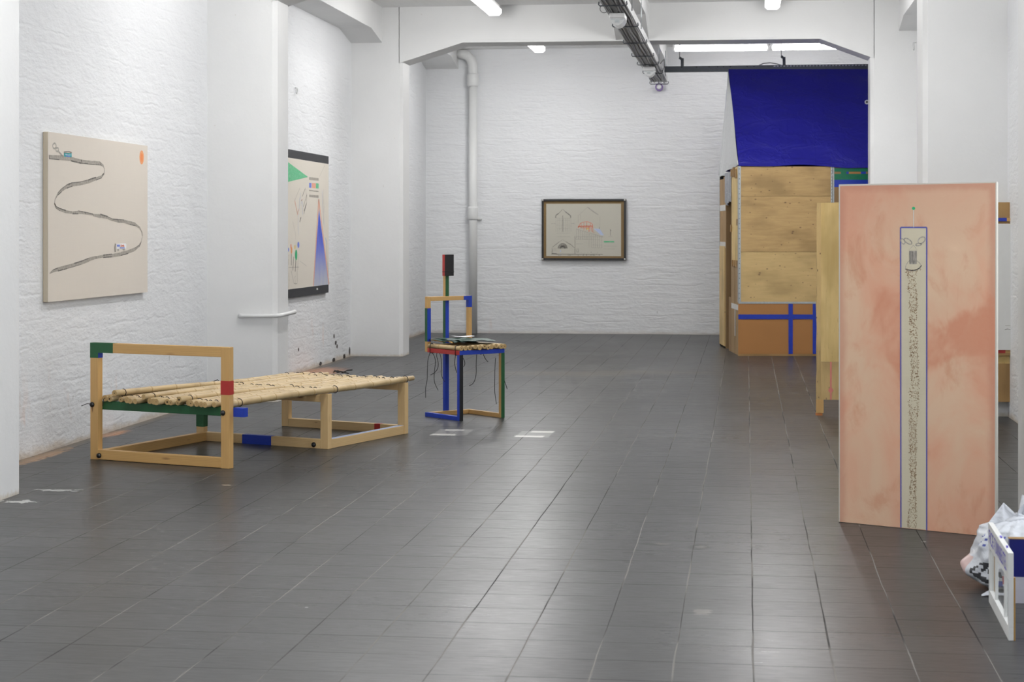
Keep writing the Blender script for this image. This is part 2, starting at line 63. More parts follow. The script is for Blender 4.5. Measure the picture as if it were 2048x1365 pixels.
# ================= helpers =================
def vadd(a,b,k=1.0): return (a[0]+b[0]*k,a[1]+b[1]*k,a[2]+b[2]*k)
class MB:
    """collects shapes for ONE mesh object, with grain coordinates (u along the piece)"""
    def __init__(s): s.v=[];s.f=[];s.uv=[];s.mi=[];s.sm=[]
    def face(s,pts,uv=None,mi=0,sm=False):
        b=len(s.v); s.v+= [tuple(p) for p in pts]
        s.f.append(list(range(b,b+len(pts)))); s.uv.append(uv or [(p[0]+p[1],p[2]) for p in pts]); s.mi.append(mi); s.sm.append(sm)
    def bar(s,p0,p1,w,h,up=(0,0,1),mi=0,mis=None):
        p0=Vector(p0);p1=Vector(p1);a=(p1-p0);L=a.length;a/=L
        up=Vector(up); sd=a.cross(up).normalized(); up=sd.cross(a).normalized()
        o=rng.uniform(0,9);q=rng.uniform(0,9)
        c=[p0+sd*(w/2*i)+up*(h/2*j) for i,j in ((-1,-1),(1,-1),(1,1),(-1,1))]
        e=[p+a*L for p in c]
        b=len(s.v); s.v+=[tuple(p) for p in c+e]
        per=[0,w,w+h,2*w+h,2*w+2*h]
        for k in range(4):
            k2=(k+1)%4
            s.f.append([b+k,b+k2,b+4+k2,b+4+k]); s.uv.append([(o,q+per[k]),(o,q+per[k+1]),(o+L,q+per[k+1]),(o+L,q+per[k])])
        s.f.append([b+3,b+2,b+1,b]); s.uv.append([(o+.2,q+h),(o+.2+w*.3,q+h),(o+.2+w*.3,q),(o+.2,q)])
        s.f.append([b+4,b+5,b+6,b+7]); s.uv.append([(o+.4,q),(o+.4+w*.3,q),(o+.4+w*.3,q+h),(o+.4,q+h)])
        s.mi+= (mis or [mi]*6); s.sm+=[False]*6
    def box(s,x0,x1,y0,y1,z0,z1,grain='x',mi=0):
        cx,cy,cz=(x0+x1)/2,(y0+y1)/2,(z0+z1)/2
        if grain=='x': s.bar((x0,cy,cz),(x1,cy,cz),y1-y0,z1-z0,mi=mi)
        elif grain=='y': s.bar((cx,y0,cz),(cx,y1,cz),x1-x0,z1-z0,mi=mi)
        else: s.bar((cx,cy,z0),(cx,cy,z1),x1-x0,y1-y0,up=(0,1,0),mi=mi)
    def prism(s,poly,ext,mi=0):
        n=len(poly); q=[vadd(p,ext) for p in poly]
        s.face(poly,mi=mi); s.face(q[::-1],mi=mi)
        for i in range(n):
            j=(i+1)%n; s.face([poly[j],poly[i],q[i],q[j]],mi=mi)
    def tube(s,pts,r,seg=8,mi=0,cap=True):
        pts=[Vector(p) for p in pts]; n=len(pts); rings=[]
        prev=None; L=0; o=rng.uniform(0,9)
        for i,p in enumerate(pts):
            t=(pts[min(i+1,n-1)]-pts[max(i-1,0)]).normalized()
            if prev is None:
                ref=Vector((0,0,1)) if abs(t.z)<.9 else Vector((1,0,0)); nx=t.cross(ref).normalized()
            else: nx=(prev-t*prev.dot(t)).normalized()
            prev=nx; ny=t.cross(nx)
            rr=r[i] if isinstance(r,(list,tuple)) else r
            if i: L+=(p-pts[i-1]).length
            b=len(s.v)
            for k in range(seg):
                a=2*PI*k/seg; s.v.append(tuple(p+nx*(rr*math.cos(a))+ny*(rr*math.sin(a))))
            rings.append((b,L))
        for i in range(n-1):
            b0,l0=rings[i];b1,l1=rings[i+1]
            for k in range(seg):
                k2=(k+1)%seg
                s.f.append([b0+k,b0+k2,b1+k2,b1+k]); s.uv.append([(o+l0,k/seg),(o+l0,(k+1)/seg),(o+l1,(k+1)/seg),(o+l1,k/seg)]); s.mi.append(mi); s.sm.append(True)
        if cap:
            b=rings[0][0]; s.f.append([b+k for k in range(seg)][::-1]); s.uv.append([(0,0)]*seg); s.mi.append(mi); s.sm.append(False)
            b=rings[-1][0]; s.f.append([b+k for k in range(seg)]); s.uv.append([(0,0)]*seg); s.mi.append(mi); s.sm.append(False)
    def grid(s,fn,nu,nv,mi=0,uvs=1.0,mif=None):
        b=len(s.v)
        for j in range(nv+1):
            for i in range(nu+1): s.v.append(tuple(fn(i/nu,j/nv)))
        for j in range(nv):
            for i in range(nu):
                a=b+j*(nu+1)+i
                s.f.append([a,a+1,a+nu+2,a+nu+1]); s.uv.append([(i/nu*uvs,j/nv*uvs),((i+1)/nu*uvs,j/nv*uvs),((i+1)/nu*uvs,(j+1)/nv*uvs),(i/nu*uvs,(j+1)/nv*uvs)])
                s.mi.append(mif((i+.5)/nu,(j+.5)/nv) if mif else mi); s.sm.append(True)
    def ring(s,c,axis,R,r,seg=20,mi=0):
        ax=Vector(axis).normalized(); ref=Vector((0,0,1)) if abs(ax.z)<.9 else Vector((1,0,0)); e1=ax.cross(ref).normalized(); e2=ax.cross(e1)
        s.tube([Vector(c)+e1*(R*math.cos(2*PI*i/seg))+e2*(R*math.sin(2*PI*i/seg)) for i in range(seg+1)],r,6,mi)
def sheet(mb,O,e1,e2,nrm):
    """drawing tools on a flat sheet: polygons and strokes lying on it, in sheet metres"""
    O,e1,e2,nrm=Vector(O),Vector(e1),Vector(e2),Vector(nrm)
    P=lambda a,b,k: O+e1*a+e2*b+nrm*(.0006*k)
    flip=e1.cross(e2).dot(nrm)<0
    def poly(pts,k,mi):
        pp=[P(a,b,k) for a,b in pts]; ar=sum(pts[i][0]*pts[(i+1)%len(pts)][1]-pts[(i+1)%len(pts)][0]*pts[i][1] for i in range(len(pts)))
        if (ar<0)!=flip: pp=pp[::-1]; pts=pts[::-1]
        mb.face(pp,uv=[(a,b) for a,b in pts],mi=mi)
    def stroke(pts,w,k,mi):
        n=len(pts); l=[];r=[]
        for i,(a,b) in enumerate(pts):
            p,q=pts[max(i-1,0)],pts[min(i+1,n-1)]; dx,dy=q[0]-p[0],q[1]-p[1]; d=math.hypot(dx,dy) or 1
            ww=(w[i] if isinstance(w,(list,tuple)) else w)/2
            l.append((a-dy/d*ww,b+dx/d*ww)); r.append((a+dy/d*ww,b-dx/d*ww))
        for i in range(n-1): poly([l[i],r[i],r[i+1],l[i+1]],k,mi)
    return poly,stroke
def root_of(o):
    while o.parent: o=o.parent
    return o
def link(name,mb,mats,parent=None,loc=None,bevel=0):
    me=bpy.data.meshes.new(name)
    base=Vector(root_of(parent).location) if parent else Vector(loc or (0,0,0))
    me.from_pydata([tuple(Vector(v)-base) for v in mb.v],[],mb.f)
    uvl=me.uv_layers.new(name='UVMap'); i=0
    for k,p in enumerate(me.polygons):
        p.material_index=mb.mi[k]; p.use_smooth=mb.sm[k]
        for u in mb.uv[k]: uvl.data[i].uv=u; i+=1
    for m in (mats if isinstance(mats,(list,tuple)) else [mats]): me.materials.append(m)
    bm=bmesh.new(); bm.from_mesh(me); bmesh.ops.remove_doubles(bm,verts=bm.verts,dist=2e-6); bm.to_mesh(me); bm.free(); me.update()
    o=bpy.data.objects.new(name,me); COL.objects.link(o)
    if parent: o.parent=parent
    else: o.location=base
    if bevel:
        m=o.modifiers.new('edge','BEVEL'); m.width=bevel; m.segments=2; m.limit_method='ANGLE'; m.harden_normals=False
    return o
def tag(o,label,cat,group=None,kind=None):
    o['label']=label; o['category']=cat
    if group: o['group']=group
    if kind: o['kind']=kind
    return o
def thing(name,label,cat,loc,group=None):
    o=bpy.data.objects.new(name,None); COL.objects.link(o); o.location=loc; o.empty_display_size=.1
    return tag(o,label,cat,group)
def struct(name,mb,mats,**k):
    o=link(name,mb,mats,**k); o['kind']='structure'; return o

# ================= materials =================
class NT:
    def __init__(s,name):
        s.m=bpy.data.materials.new(name); s.m.use_nodes=True; s.t=s.m.node_tree; s.b=s.t.nodes['Principled BSDF']; s.out=s.t.nodes['Material Output']
    def n(s,ty,ins=(),**kw):
        n=s.t.nodes.new(ty)
        for k,v in kw.items(): setattr(n,k,v)
        for k,v in (ins.items() if isinstance(ins,dict) else enumerate(ins)): s.set(n.inputs[k],v)
        return n
    def set(s,i,v):
        if v is None: return
        if hasattr(v,'node'): s.t.links.new(v,i)
        elif isinstance(v,(tuple,list)) and len(v)==3 and i.type=='RGBA': i.default_value=(*v,1)
        else: i.default_value=v
    def math(s,op,a,b=None,c=None,clamp=False): 
        n=s.n('ShaderNodeMath',operation=op,use_clamp=clamp)
        for k,v in enumerate((a,b,c)): s.set(n.inputs[k],v)
        return n.outputs[0]
    def mix(s,f,a,b,bt='MIX'):
        n=s.n('ShaderNodeMix',data_type='RGBA',blend_type=bt); s.set(n.inputs[0],f); s.set(n.inputs[6],a); s.set(n.inputs[7],b); return n.outputs[2]
    def noise(s,v,sc=5,det=3,ro=.55,dist=0): 
        n=s.n('ShaderNodeTexNoise',{'Vector':v,'Scale':sc,'Detail':det,'Roughness':ro,'Distortion':dist}); return n.outputs[0]
    def noisec(s,v,sc=5,det=3):
        return s.n('ShaderNodeTexNoise',{'Vector':v,'Scale':sc,'Detail':det}).outputs[1]
    def obj(s): return s.n('ShaderNodeTexCoord').outputs['Object']
    def uv(s): return s.n('ShaderNodeTexCoord').outputs['UV']
    def map(s,v,scale=(1,1,1),loc=(0,0,0),rot=(0,0,0)):
        return s.n('ShaderNodeMapping',{'Vector':v,'Location':loc,'Rotation':rot,'Scale':scale}).outputs[0]
    def ss(s,v,a,b,lo=0.,hi=1.):
        n=s.n('ShaderNodeMapRange',interpolation_type='SMOOTHSTEP'); 
        for k,x in enumerate((v,a,b,lo,hi)): s.set(n.inputs[k],x)
        return n.outputs[0]
    def sep(s,v): return s.n('ShaderNodeSeparateXYZ',[v]).outputs
    def bump(s,h,st=.3,d=.01,nrm=None): 
        n=s.n('ShaderNodeBump',{'Strength':st,'Distance':d,'Height':h}); s.set(n.inputs['Normal'],nrm); return n.outputs[0]
    def fin(s,col=None,rough=.6,nrm=None,**kw):
        s.set(s.b.inputs['Base Color'],col); s.set(s.b.inputs['Roughness'],rough); s.set(s.b.inputs['Normal'],nrm)
        for k,v in kw.items(): s.set(s.b.inputs[k.replace('_',' ')],v)
        return s.m
def plain(name,col,rough=.5,var=.08,sc=30,bump=0,**kw):
    t=NT(name); o=t.obj(); nz=t.noise(o,sc,3)
    c=t.mix(nz,tuple(x*(1-var) for x in col),tuple(min(1,x*(1+var)) for x in col))
    return t.fin(c,rough,t.bump(t.noise(o,sc*3,3),bump,.002) if bump else None,**kw)

WH=(.79,.792,.79)
def wall_mat(name,axis,brick=1.0,dirt=1.0,relief=1.0,holes=()):
    t=NT(name); o=t.obj(); x,y,z=t.sep(o)
    a=y if axis=='x' else x
    cm=t.n('ShaderNodeCombineXYZ',[a,z,0.]).outputs[0]
    wob=t.noise(cm,3.0,3,.65)
    zz=t.math('ADD',z,t.math('MULTIPLY',t.math('SUBTRACT',wob,.5),.09))
    jt=t.math('MULTIPLY',t.math('PINGPONG',t.math('DIVIDE',zz,.082),.5),.082)
    big=t.noise(t.map(cm,(1,2.4,1),(2,5,0)),2.9,3)          # the courses show only here and there through the paint
    crs=t.math('MULTIPLY',t.ss(jt,.0,.016),t.ss(big,.42,.66))
    n1=t.noise(t.map(cm,(1,2.1,1)),5,3,.6); n2=t.noise(t.map(cm,(1,2.0,1)),21,3,.65)
    hgt=t.math('MULTIPLY',crs,.62*brick)
    hgt=t.math('ADD',hgt,t.math('MULTIPLY',n1,1.0)); hgt=t.math('ADD',hgt,t.math('MULTIPLY',n2,.42))
    nrm=t.bump(hgt,.55*relief,.022)
    lo=t.noise(cm,1.2,2); base=t.mix(lo,(.755,.765,.78),(.815,.825,.84))
    # flaked paint, pits and grime with shapes of their own, mostly low on the wall
    low=t.ss(z,.9,.1); pn=t.noise(t.map(cm,(1,1.5,1)),38,3,.7); pit=t.ss(pn,.61,.70)
    pm=t.math('MULTIPLY',pit,t.math('ADD',t.math('MULTIPLY',t.math('MULTIPLY',low,t.ss(lo,.42,.62)),.8*dirt),.12))
    c=t.mix(pm,base,(.42,.40,.36))
    ck=t.noise(t.map(cm,(3,.9,1)),6,3,.6)
    crack=t.math('MULTIPLY',t.ss(ck,.70,.735),t.math('MULTIPLY',low,.8*dirt)); c=t.mix(crack,c,(.09,.08,.07))
    edge=t.math('MULTIPLY',t.ss(t.math('ADD',z,t.math('MULTIPLY',t.math('SUBTRACT',n1,.5),.10)),.06,.0),.85*dirt)
    c=t.mix(edge,c,t.mix(n2,(.48,.39,.30),(.68,.62,.54)))
    rust=t.math('MULTIPLY',t.ss(t.noise(t.map(cm,(1.2,.5,1),(3.1,0,0)),2.3,3,.7),.61,.71),t.math('MULTIPLY',t.ss(z,.65,0),.35*dirt)); c=t.mix(rust,c,(.74,.42,.27))
    for hy,hz,ry,rz in holes:                                # knocked out holes, dark inside
        d=t.math('ADD',t.math('POWER',t.math('DIVIDE',t.math('SUBTRACT',a,hy),ry),2.),t.math('POWER',t.math('DIVIDE',t.math('SUBTRACT',z,hz),rz),2.))
        c=t.mix(t.ss(t.math('ADD',d,t.math('MULTIPLY',t.math('SUBTRACT',pn,.5),2.2)),1.1,.8),c,(.05,.04,.035))
    return t.fin(c,.62,nrm)
m_brick_x=wall_mat('white painted brick side','x',.45,1.,.66,((18.61,.266,.035,.022),(18.69,.192,.045,.024),(18.75,.152,.035,.022),(17.09,.225,.025,.02),(18.0,.02,.06,.02),(18.6,.015,.07,.025),(19.1,.02,.06,.028),(19.36,.06,.04,.045)))
m_brick_y=wall_mat('white painted brick end','y',.8,.5,.62)
def plaster(name,relief=.35,tone=0.,low=1.):
    t=NT(name); o=t.obj(); z=t.sep(o)[2]
    n1=t.noise(o,3,2); n2=t.noise(o,26,2,.6)
    h=t.math('ADD',t.math('MULTIPLY',n1,.8),t.math('MULTIPLY',n2,.25))
    c=t.mix(n1,tuple(v-.03+tone for v in WH),tuple(v+.02+tone for v in WH))
    sp=t.ss(t.noise(o,14,3,.6),.74,.78); c=t.mix(t.math('MULTIPLY',sp,.35),c,(.5,.46,.4))
    ed=t.math('MULTIPLY',t.ss(t.math('ADD',z,t.math('MULTIPLY',t.math('SUBTRACT',n2,.5),.06)),.035,0),.8*low); c=t.mix(ed,c,(.60,.54,.44))
    return t.fin(c,.6,t.bump(h,relief,.012))
m_plaster=plaster('white painted plaster')
m_conc=plaster('white painted concrete',.3,-.02,0)
t=NT('white board marked ceiling'); o=t.obj(); st=t.noise(t.map(o,(6,.4,1)),5,4,.6)
m_ceil=t.fin(t.mix(st,(.76,.76,.755),(.85,.85,.845)),.7,t.bump(st,.3,.01))

def floor_mat():
    t=NT('dark grey clay floor tiles'); o=t.obj(); x,y,z=t.sep(o)
    wr,wg,wb_=t.sep(t.noisec(o,1.6,2)); wx=t.math('MULTIPLY',t.math('SUBTRACT',wr,.5),.012); wy=t.math('MULTIPLY',t.math('SUBTRACT',wg,.5),.010)
    fx=t.math('DIVIDE',t.math('ADD',t.math('SUBTRACT',x,.022),wx),.25); fy=t.math('DIVIDE',t.math('ADD',t.math('SUBTRACT',y,5.735),wy),.25)
    ix=t.math('FLOOR',fx)
    # every column of tiles is laid a little out of step with its neighbour
    sh=t.n('ShaderNodeTexWhiteNoise',{'W':ix},noise_dimensions='1D').outputs[0]
    fy=t.math('ADD',fy,t.math('MULTIPLY',t.math('SUBTRACT',sh,.5),.10))
    iy=t.math('FLOOR',fy)
    dx=t.math('MULTIPLY',t.math('PINGPONG',fx,.5),.25); dy=t.math('MULTIPLY',t.math('PINGPONG',fy,.5),.25)
    cell=t.n('ShaderNodeCombineXYZ',[ix,iy,0.]).outputs[0]; wn=t.n('ShaderNodeTexWhiteNoise',{'Vector':cell},noise_dimensions='3D').outputs
    w=t.ss(t.noise(o,1.3,3),.35,.7,.0022,.0040)
    gx=t.math('SUBTRACT',1.,t.ss(dx,t.math('MULTIPLY',w,.6),w)); gy=t.math('MULTIPLY',t.math('SUBTRACT',1.,t.ss(dy,t.math('MULTIPLY',w,.5),t.math('MULTIPLY',w,.9))),t.ss(t.noise(t.map(o,(1,1,1),(9,1,0)),2.2,3),.28,.44))
    g=t.math('MAXIMUM',gx,gy)
    streak=t.noise(t.map(o,(3,26,1)),3,4,.7); blot=t.noise(o,.7,3,.6); fine=t.noise(o,45,2,.7)
    base=t.mix(streak,(.036,.036,.0365),(.052,.051,.051))
    base=t.mix(t.math('MULTIPLY',t.ss(blot,.35,.7),.5),base,(.055,.054,.053))
    base=t.mix(t.math('MULTIPLY',wn[0],.22),base,(.10,.10,.10))
    # dark scuffs, chips, pale scratches and paint specks
    sc1=t.math('MULTIPLY',t.ss(t.noise(t.map(o,(9,20,1)),1.6,4,.65),.65,.71),.75); base=t.mix(sc1,base,(.022,.022,.022))
    sc2=t.math('MULTIPLY',t.ss(t.noise(t.map(o,(4,40,1),(2,7,0)),1.5,4,.7),.70,.76),.55); base=t.mix(sc2,base,(.26,.255,.24))
    vo=t.n('ShaderNodeTexVoronoi',{'Vector':o,'Scale':3.2}); vs=t.sep(vo.outputs['Color'])
    sp=t.math('MULTIPLY',t.math('LESS_THAN',vo.outputs['Distance'],t.math('MULTIPLY',vs[1],.042)),t.math('GREATER_THAN',vs[0],.45)); base=t.mix(sp,base,t.mix(t.math('GREATER_THAN',vs[2],.72),(.03,.03,.03),(.45,.45,.43)))
    gcol=t.mix(t.ss(t.noise(t.map(o,(1,1,1),(4,4,0)),1.1,3,.6),.40,.56),(.018,.018,.017),(.17,.16,.145))
    gcol2=t.mix(t.ss(blot,.54,.64),(.016,.016,.016),(.13,.13,.12))
    col=t.mix(gx,t.mix(gy,base,gcol2),gcol)
    nA=t.math('SUBTRACT',t.noise(t.map(o,(1,2.2,1)),20,3,.7),.5); nB=t.math('SUBTRACT',t.noise(o,18,3,.65),.5); nC=t.math('SUBTRACT',t.noise(o,8,3,.65),.5)
    def patch(cx,cy,rx,ry,colr,edge=.35,k=1.,sc=20):
        nn=t.math('MULTIPLY',nA,edge*2)
        ax=t.math('ABSOLUTE',t.math('DIVIDE',t.math('SUBTRACT',x,cx),rx)); ay=t.math('ABSOLUTE',t.math('DIVIDE',t.math('SUBTRACT',y,cy),ry))
        d=t.math('ADD',t.math('MAXIMUM',ax,ay),nn)
        return t.math('MULTIPLY',t.ss(d,1.,.86),k),colr
    def blob(cx,cy,rx,ry,colr,edge=.6,k=1.,sc=12,a=1.1,b=.6):
        nn=t.math('MULTIPLY',nB if sc>13 else nC,edge*2.4)
        ax=t.math('DIVIDE',t.math('SUBTRACT',x,cx),rx); ay=t.math('DIVIDE',t.math('SUBTRACT',y,cy),ry)
        d=t.math('ADD',t.math('SQRT',t.math('ADD',t.math('MULTIPLY',ax,ax),t.math('MULTIPLY',ay,ay))),nn)
        return t.math('MULTIPLY',t.ss(d,a,b),k),colr
    PL=[(patch(-1.99,12.14,.125,.20,(.21,.205,.20),.2,.75)),(patch(-2.03,11.99,.09,.05,(.55,.54,.51),.35,.9)),(patch(-2.0,12.28,.07,.045,(.50,.49,.47),.4,.85)),
        (patch(-1.42,12.10,.12,.20,(.21,.205,.20),.15,.8)),(patch(-1.44,11.96,.105,.05,(.60,.59,.56),.3,.95)),(patch(-1.385,12.25,.085,.06,(.55,.54,.51),.3,.9)),
        (blob(-.205,7.86,.055,.09,(.010,.010,.009),.45,.95,18)),(blob(-.20,7.86,.03,.04,(.09,.085,.075),.45,.8,25)),(blob(-.40,7.90,.075,.03,(.012,.012,.011),.7,.9,20)),(blob(-.36,7.92,.04,.03,(.13,.12,.105),.6,.8,25)),
        (blob(-4.16,17.2,.26,.62,(.42,.19,.09),.5,.9,8)),(blob(-4.25,11.75,.10,.34,(.45,.21,.10),.4,.9,10,.8,.3)),(blob(-4.26,10.5,.07,.5,(.40,.24,.13),.8,.8,14)),
        (blob(-3.60,9.15,.13,.05,(.50,.50,.48),1.6,.7,22,.8,.6)),(blob(-3.66,8.74,.12,.05,(.55,.55,.53),1.6,.8,22,.8,.6)),
        (blob(-3.3,13.3,.16,.22,(.03,.03,.03),.5,.6,12)),(blob(-2.9,13.1,.2,.14,(.03,.03,.03),.5,.6,12)),
        (blob(-1.9,17.3,1.1,.28,(.10,.085,.065),.6,.55,6)),(blob(-.9,17.6,.7,.22,(.11,.095,.07),.6,.5,6)),(blob(-.45,17.1,.5,.16,(.03,.03,.03),.6,.5,9)),
        (blob(-2.79,9.45,.028,.016,(.50,.42,.33),.5,.9,20)),(blob(-.16,6.52,.04,.05,(.17,.16,.14),.9,.8,30))]
    for f,cc in PL: col=t.mix(f,col,cc)
    # band of dirt swept against the walls
    dw=t.ss(t.math('ADD',x,t.math('MULTIPLY',t.math('SUBTRACT',t.noise(o,11,3),.5),.12)),-4.22,-4.31); col=t.mix(t.math('MULTIPLY',dw,.6),col,(.20,.16,.12))
    rough=t.math('ADD',t.ss(streak,.3,.75,.28,.38),t.math('MULTIPLY',t.math('MAXIMUM',g,sc2),.3)); rough=t.math('ADD',rough,t.math('MULTIPLY',t.math('SUBTRACT',blot,.5),.16))
    h=t.math('ADD',t.math('MULTIPLY',t.math('SUBTRACT',1.,g),1.),t.math('MULTIPLY',fine,.06)); h=t.math('ADD',h,t.math('MULTIPLY',wn[0],.25)); h=t.math('ADD',h,t.math('MULTIPLY',wb_,.7))
    return t.fin(col,rough,t.bump(h,.16,.004),Specular_IOR_Level=.18)
m_floor=floor_mat()

def wood(name,c0,c1,ck,rough=.5,knots=.9,gs=1.):
    t=NT(name); v=t.uv()
    w=t.noise(t.map(v,(1.2,26*gs,1)),1.6,4,.6,.6); ring=t.n('ShaderNodeTexWave',{'Vector':t.map(v,(.35,8,1)),'Scale':4.*gs,'Distortion':5.,'Detail':2.,'Detail Scale':1.2},wave_type='BANDS',bands_direction='Y').outputs[1]
    c=t.mix(w,c0,c1); c=t.mix(t.math('MULTIPLY',ring,.28),c,tuple(x*.72 for x in c0))
    vo=t.n('ShaderNodeTexVoronoi',{'Vector':t.map(v,(2.3,9,1)),'Scale':1.9}); q=t.sep(vo.outputs['Color'])
    kn=t.math('MULTIPLY',t.ss(vo.outputs['Distance'],t.math('MULTIPLY_ADD',q[0],.20,.10),.05),t.math('GREATER_THAN',q[1],.55)); c=t.mix(t.math('MULTIPLY',kn,knots),c,ck)
    return t.fin(c,rough,t.bump(w,.08,.002))
m_pine=wood('pale pine timber',(.58,.335,.115),(.68,.43,.17),(.20,.085,.03))
m_pine2=wood('fresh pale pine timber',(.68,.46,.21),(.76,.55,.29),(.26,.12,.05))
def plywood(name,c0,c1,dens,dark=(.12,.06,.03),sx=3.5,sy=34):
    t=NT(name); v=t.uv()
    w=t.noise(t.map(v,(sx,sy,1)),1.,5,.65,.8); b=t.noise(t.map(v,(1.2,2.4,1)),1.4,3)
    c=t.mix(w,c0,c1); c=t.mix(t.ss(b,.42,.68,0.,.6),c,tuple(x*.62 for x in c0))
    vo=t.n('ShaderNodeTexVoronoi',{'Vector':t.map(v,(1,1.7,1)),'Scale':dens}); q=t.sep(vo.outputs['Color'])
    kn=t.math('MULTIPLY',t.ss(vo.outputs['Distance'],t.math('MULTIPLY_ADD',q[0],.15,.085),.06),t.math('GREATER_THAN',q[1],.12)); c=t.mix(t.math('MULTIPLY',kn,.85),c,dark)
    st=t.math('MULTIPLY',t.ss(t.noise(t.map(v,(5,42,1),(4,2,0)),1.7,4,.65),.62,.74),.6); c=t.mix(st,c,tuple(x*2.2 for x in dark))
    return t.fin(c,.6,t.bump(w,.15,.003))
m_ply=plywood('knotty plywood weathered',(.40,.25,.095),(.67,.46,.21),12.)
m_ply2=plywood('knotty plywood light',(.53,.36,.145),(.73,.53,.25),12.)
m_ply3=plywood('yellow pine plywood upright grain',(.60,.40,.125),(.86,.66,.32),4.5,(.14,.07,.025),1.6,22)
m_ply4=plywood('brown scrap plywood',(.34,.20,.075),(.46,.28,.11),5.,(.10,.05,.02),1.6,22)
def paint(name,col,rough=.45): return plain(name,col,rough,.07,40,.05)
m_blue=paint('blue lacquer',(.010,.045,.42)); m_green=paint('green lacquer',(.016,.105,.037)); m_red=paint('red lacquer',(.44,.030,.026)); m_black=paint('black lacquer',(.010,.010,.012))
m_bolt=plain('black plastic bolt caps',(.012,.012,.013),.35)
m_cord=plain('black cord',(.012,.011,.012),.7)
def bamboo():
    t=NT('dry bamboo cane'); v=t.uv(); o=t.obj()
    w=t.noise(t.map(v,(1.6,9,1)),2.4,5,.65); b=t.noise(o,6,3)
    c=t.mix(w,(.42,.30,.14),(.70,.53,.295)); c=t.mix(t.ss(b,.46,.72,0.,.6),c,(.34,.235,.115))
    vo=t.n('ShaderNodeTexVoronoi',{'Vector':t.map(v,(1,1.2,1)),'Scale':5.}); q=t.sep(vo.outputs['Color'])
    sp=t.math('MULTIPLY',t.ss(vo.outputs['Distance'],.10,.03),t.math('GREATER_THAN',q[1],.72)); c=t.mix(t.math('MULTIPLY',sp,.7),c,(.15,.08,.035))
    return t.fin(c,.42,t.bump(w,.1,.002))
m_bam=bamboo(); m_bamnode=plain('bamboo node ring',(.44,.30,.13),.5); m_bamend=plain('bamboo cut end',(.50,.34,.15),.7,.2,60); m_bamhole=plain('bamboo hollow',(.05,.03,.015),.8)
def linen(name,c,var=.04):
    t=NT(name); v=t.uv(); o=t.obj()
    w=t.noise(t.map(v,(3,90,1)),1.5,3); w2=t.noise(t.map(v,(90,3,1)),1.5,3); k=t.math('MULTIPLY',t.math('ADD',w,w2),.5)
    return t.fin(t.mix(k,tuple(x*(1-var) for x in c),tuple(x*(1+var) for x in c)),.85,t.bump(k,.08,.001))
m_linen=linen('raw linen canvas',(.71,.65,.575)); m_linen2=linen('pale canvas',(.71,.66,.58)); m_linenside=linen('linen canvas edge',(.55,.48,.37))
m_sheet=linen('cream drawing sheet',(.56,.54,.465),.02)
m_linenedge=linen('unpainted canvas edge',(.56,.53,.47)); m_cream=linen('bare cream canvas strip',(.60,.54,.40))
def pencil(name,c,d,lo=.35,hi=.65):
    t=NT(name); v=t.uv(); nz=t.noise(t.map(v,(70,25,1)),1.4,4,.7); return t.fin(t.mix(t.ss(nz,lo,hi),c,d),.8)
m_graph=pencil('graphite shading',(.30,.275,.24),(.47,.43,.375)); m_graph2=pencil('dark graphite',(.09,.085,.075),(.26,.24,.215)); m_graphl=pencil('light graphite line',(.34,.32,.29),(.50,.475,.42))
m_teal=pencil('teal crayon',(.01,.30,.32),(.10,.45,.46)); m_orange=pencil('orange crayon',(.85,.30,.10),(.80,.42,.22)); m_orange2=pencil('orange crayon dense',(.80,.22,.06),(.85,.33,.13))
m_white=plain('white paint',(.82,.82,.84),.6); m_sky=pencil('pale blue crayon',(.42,.50,.72),(.52,.58,.74)); m_bluec=pencil('blue crayon',(.10,.16,.62),(.25,.32,.72)); m_redc=pencil('red crayon',(.75,.16,.09),(.78,.28,.18)); m_redl=pencil('salmon crayon',(.80,.33,.22),(.78,.44,.33))
m_greenc=pencil('green crayon',(.06,.46,.20),(.25,.58,.36)); m_greend=plain('green dot paint',(.03,.42,.17),.6); m_yel=pencil('yellow crayon',(.72,.56,.16),(.76,.62,.28)); m_ink=plain('black painted band',(.020,.021,.026),.6,.1,40,.03)
t=NT('blue crayon fading downwards'); v=t.uv(); uz=t.sep(v)[1]; nz=t.noise(t.map(v,(26,1.2,1)),1.5,4,.7); f=t.math('ADD',t.ss(uz,.72,1.38),t.math('MULTIPLY',t.math('SUBTRACT',nz,.5),1.1),clamp=True)
m_blueshade=t.fin(t.mix(f,(.52,.54,.58),(.07,.11,.62)),.8)
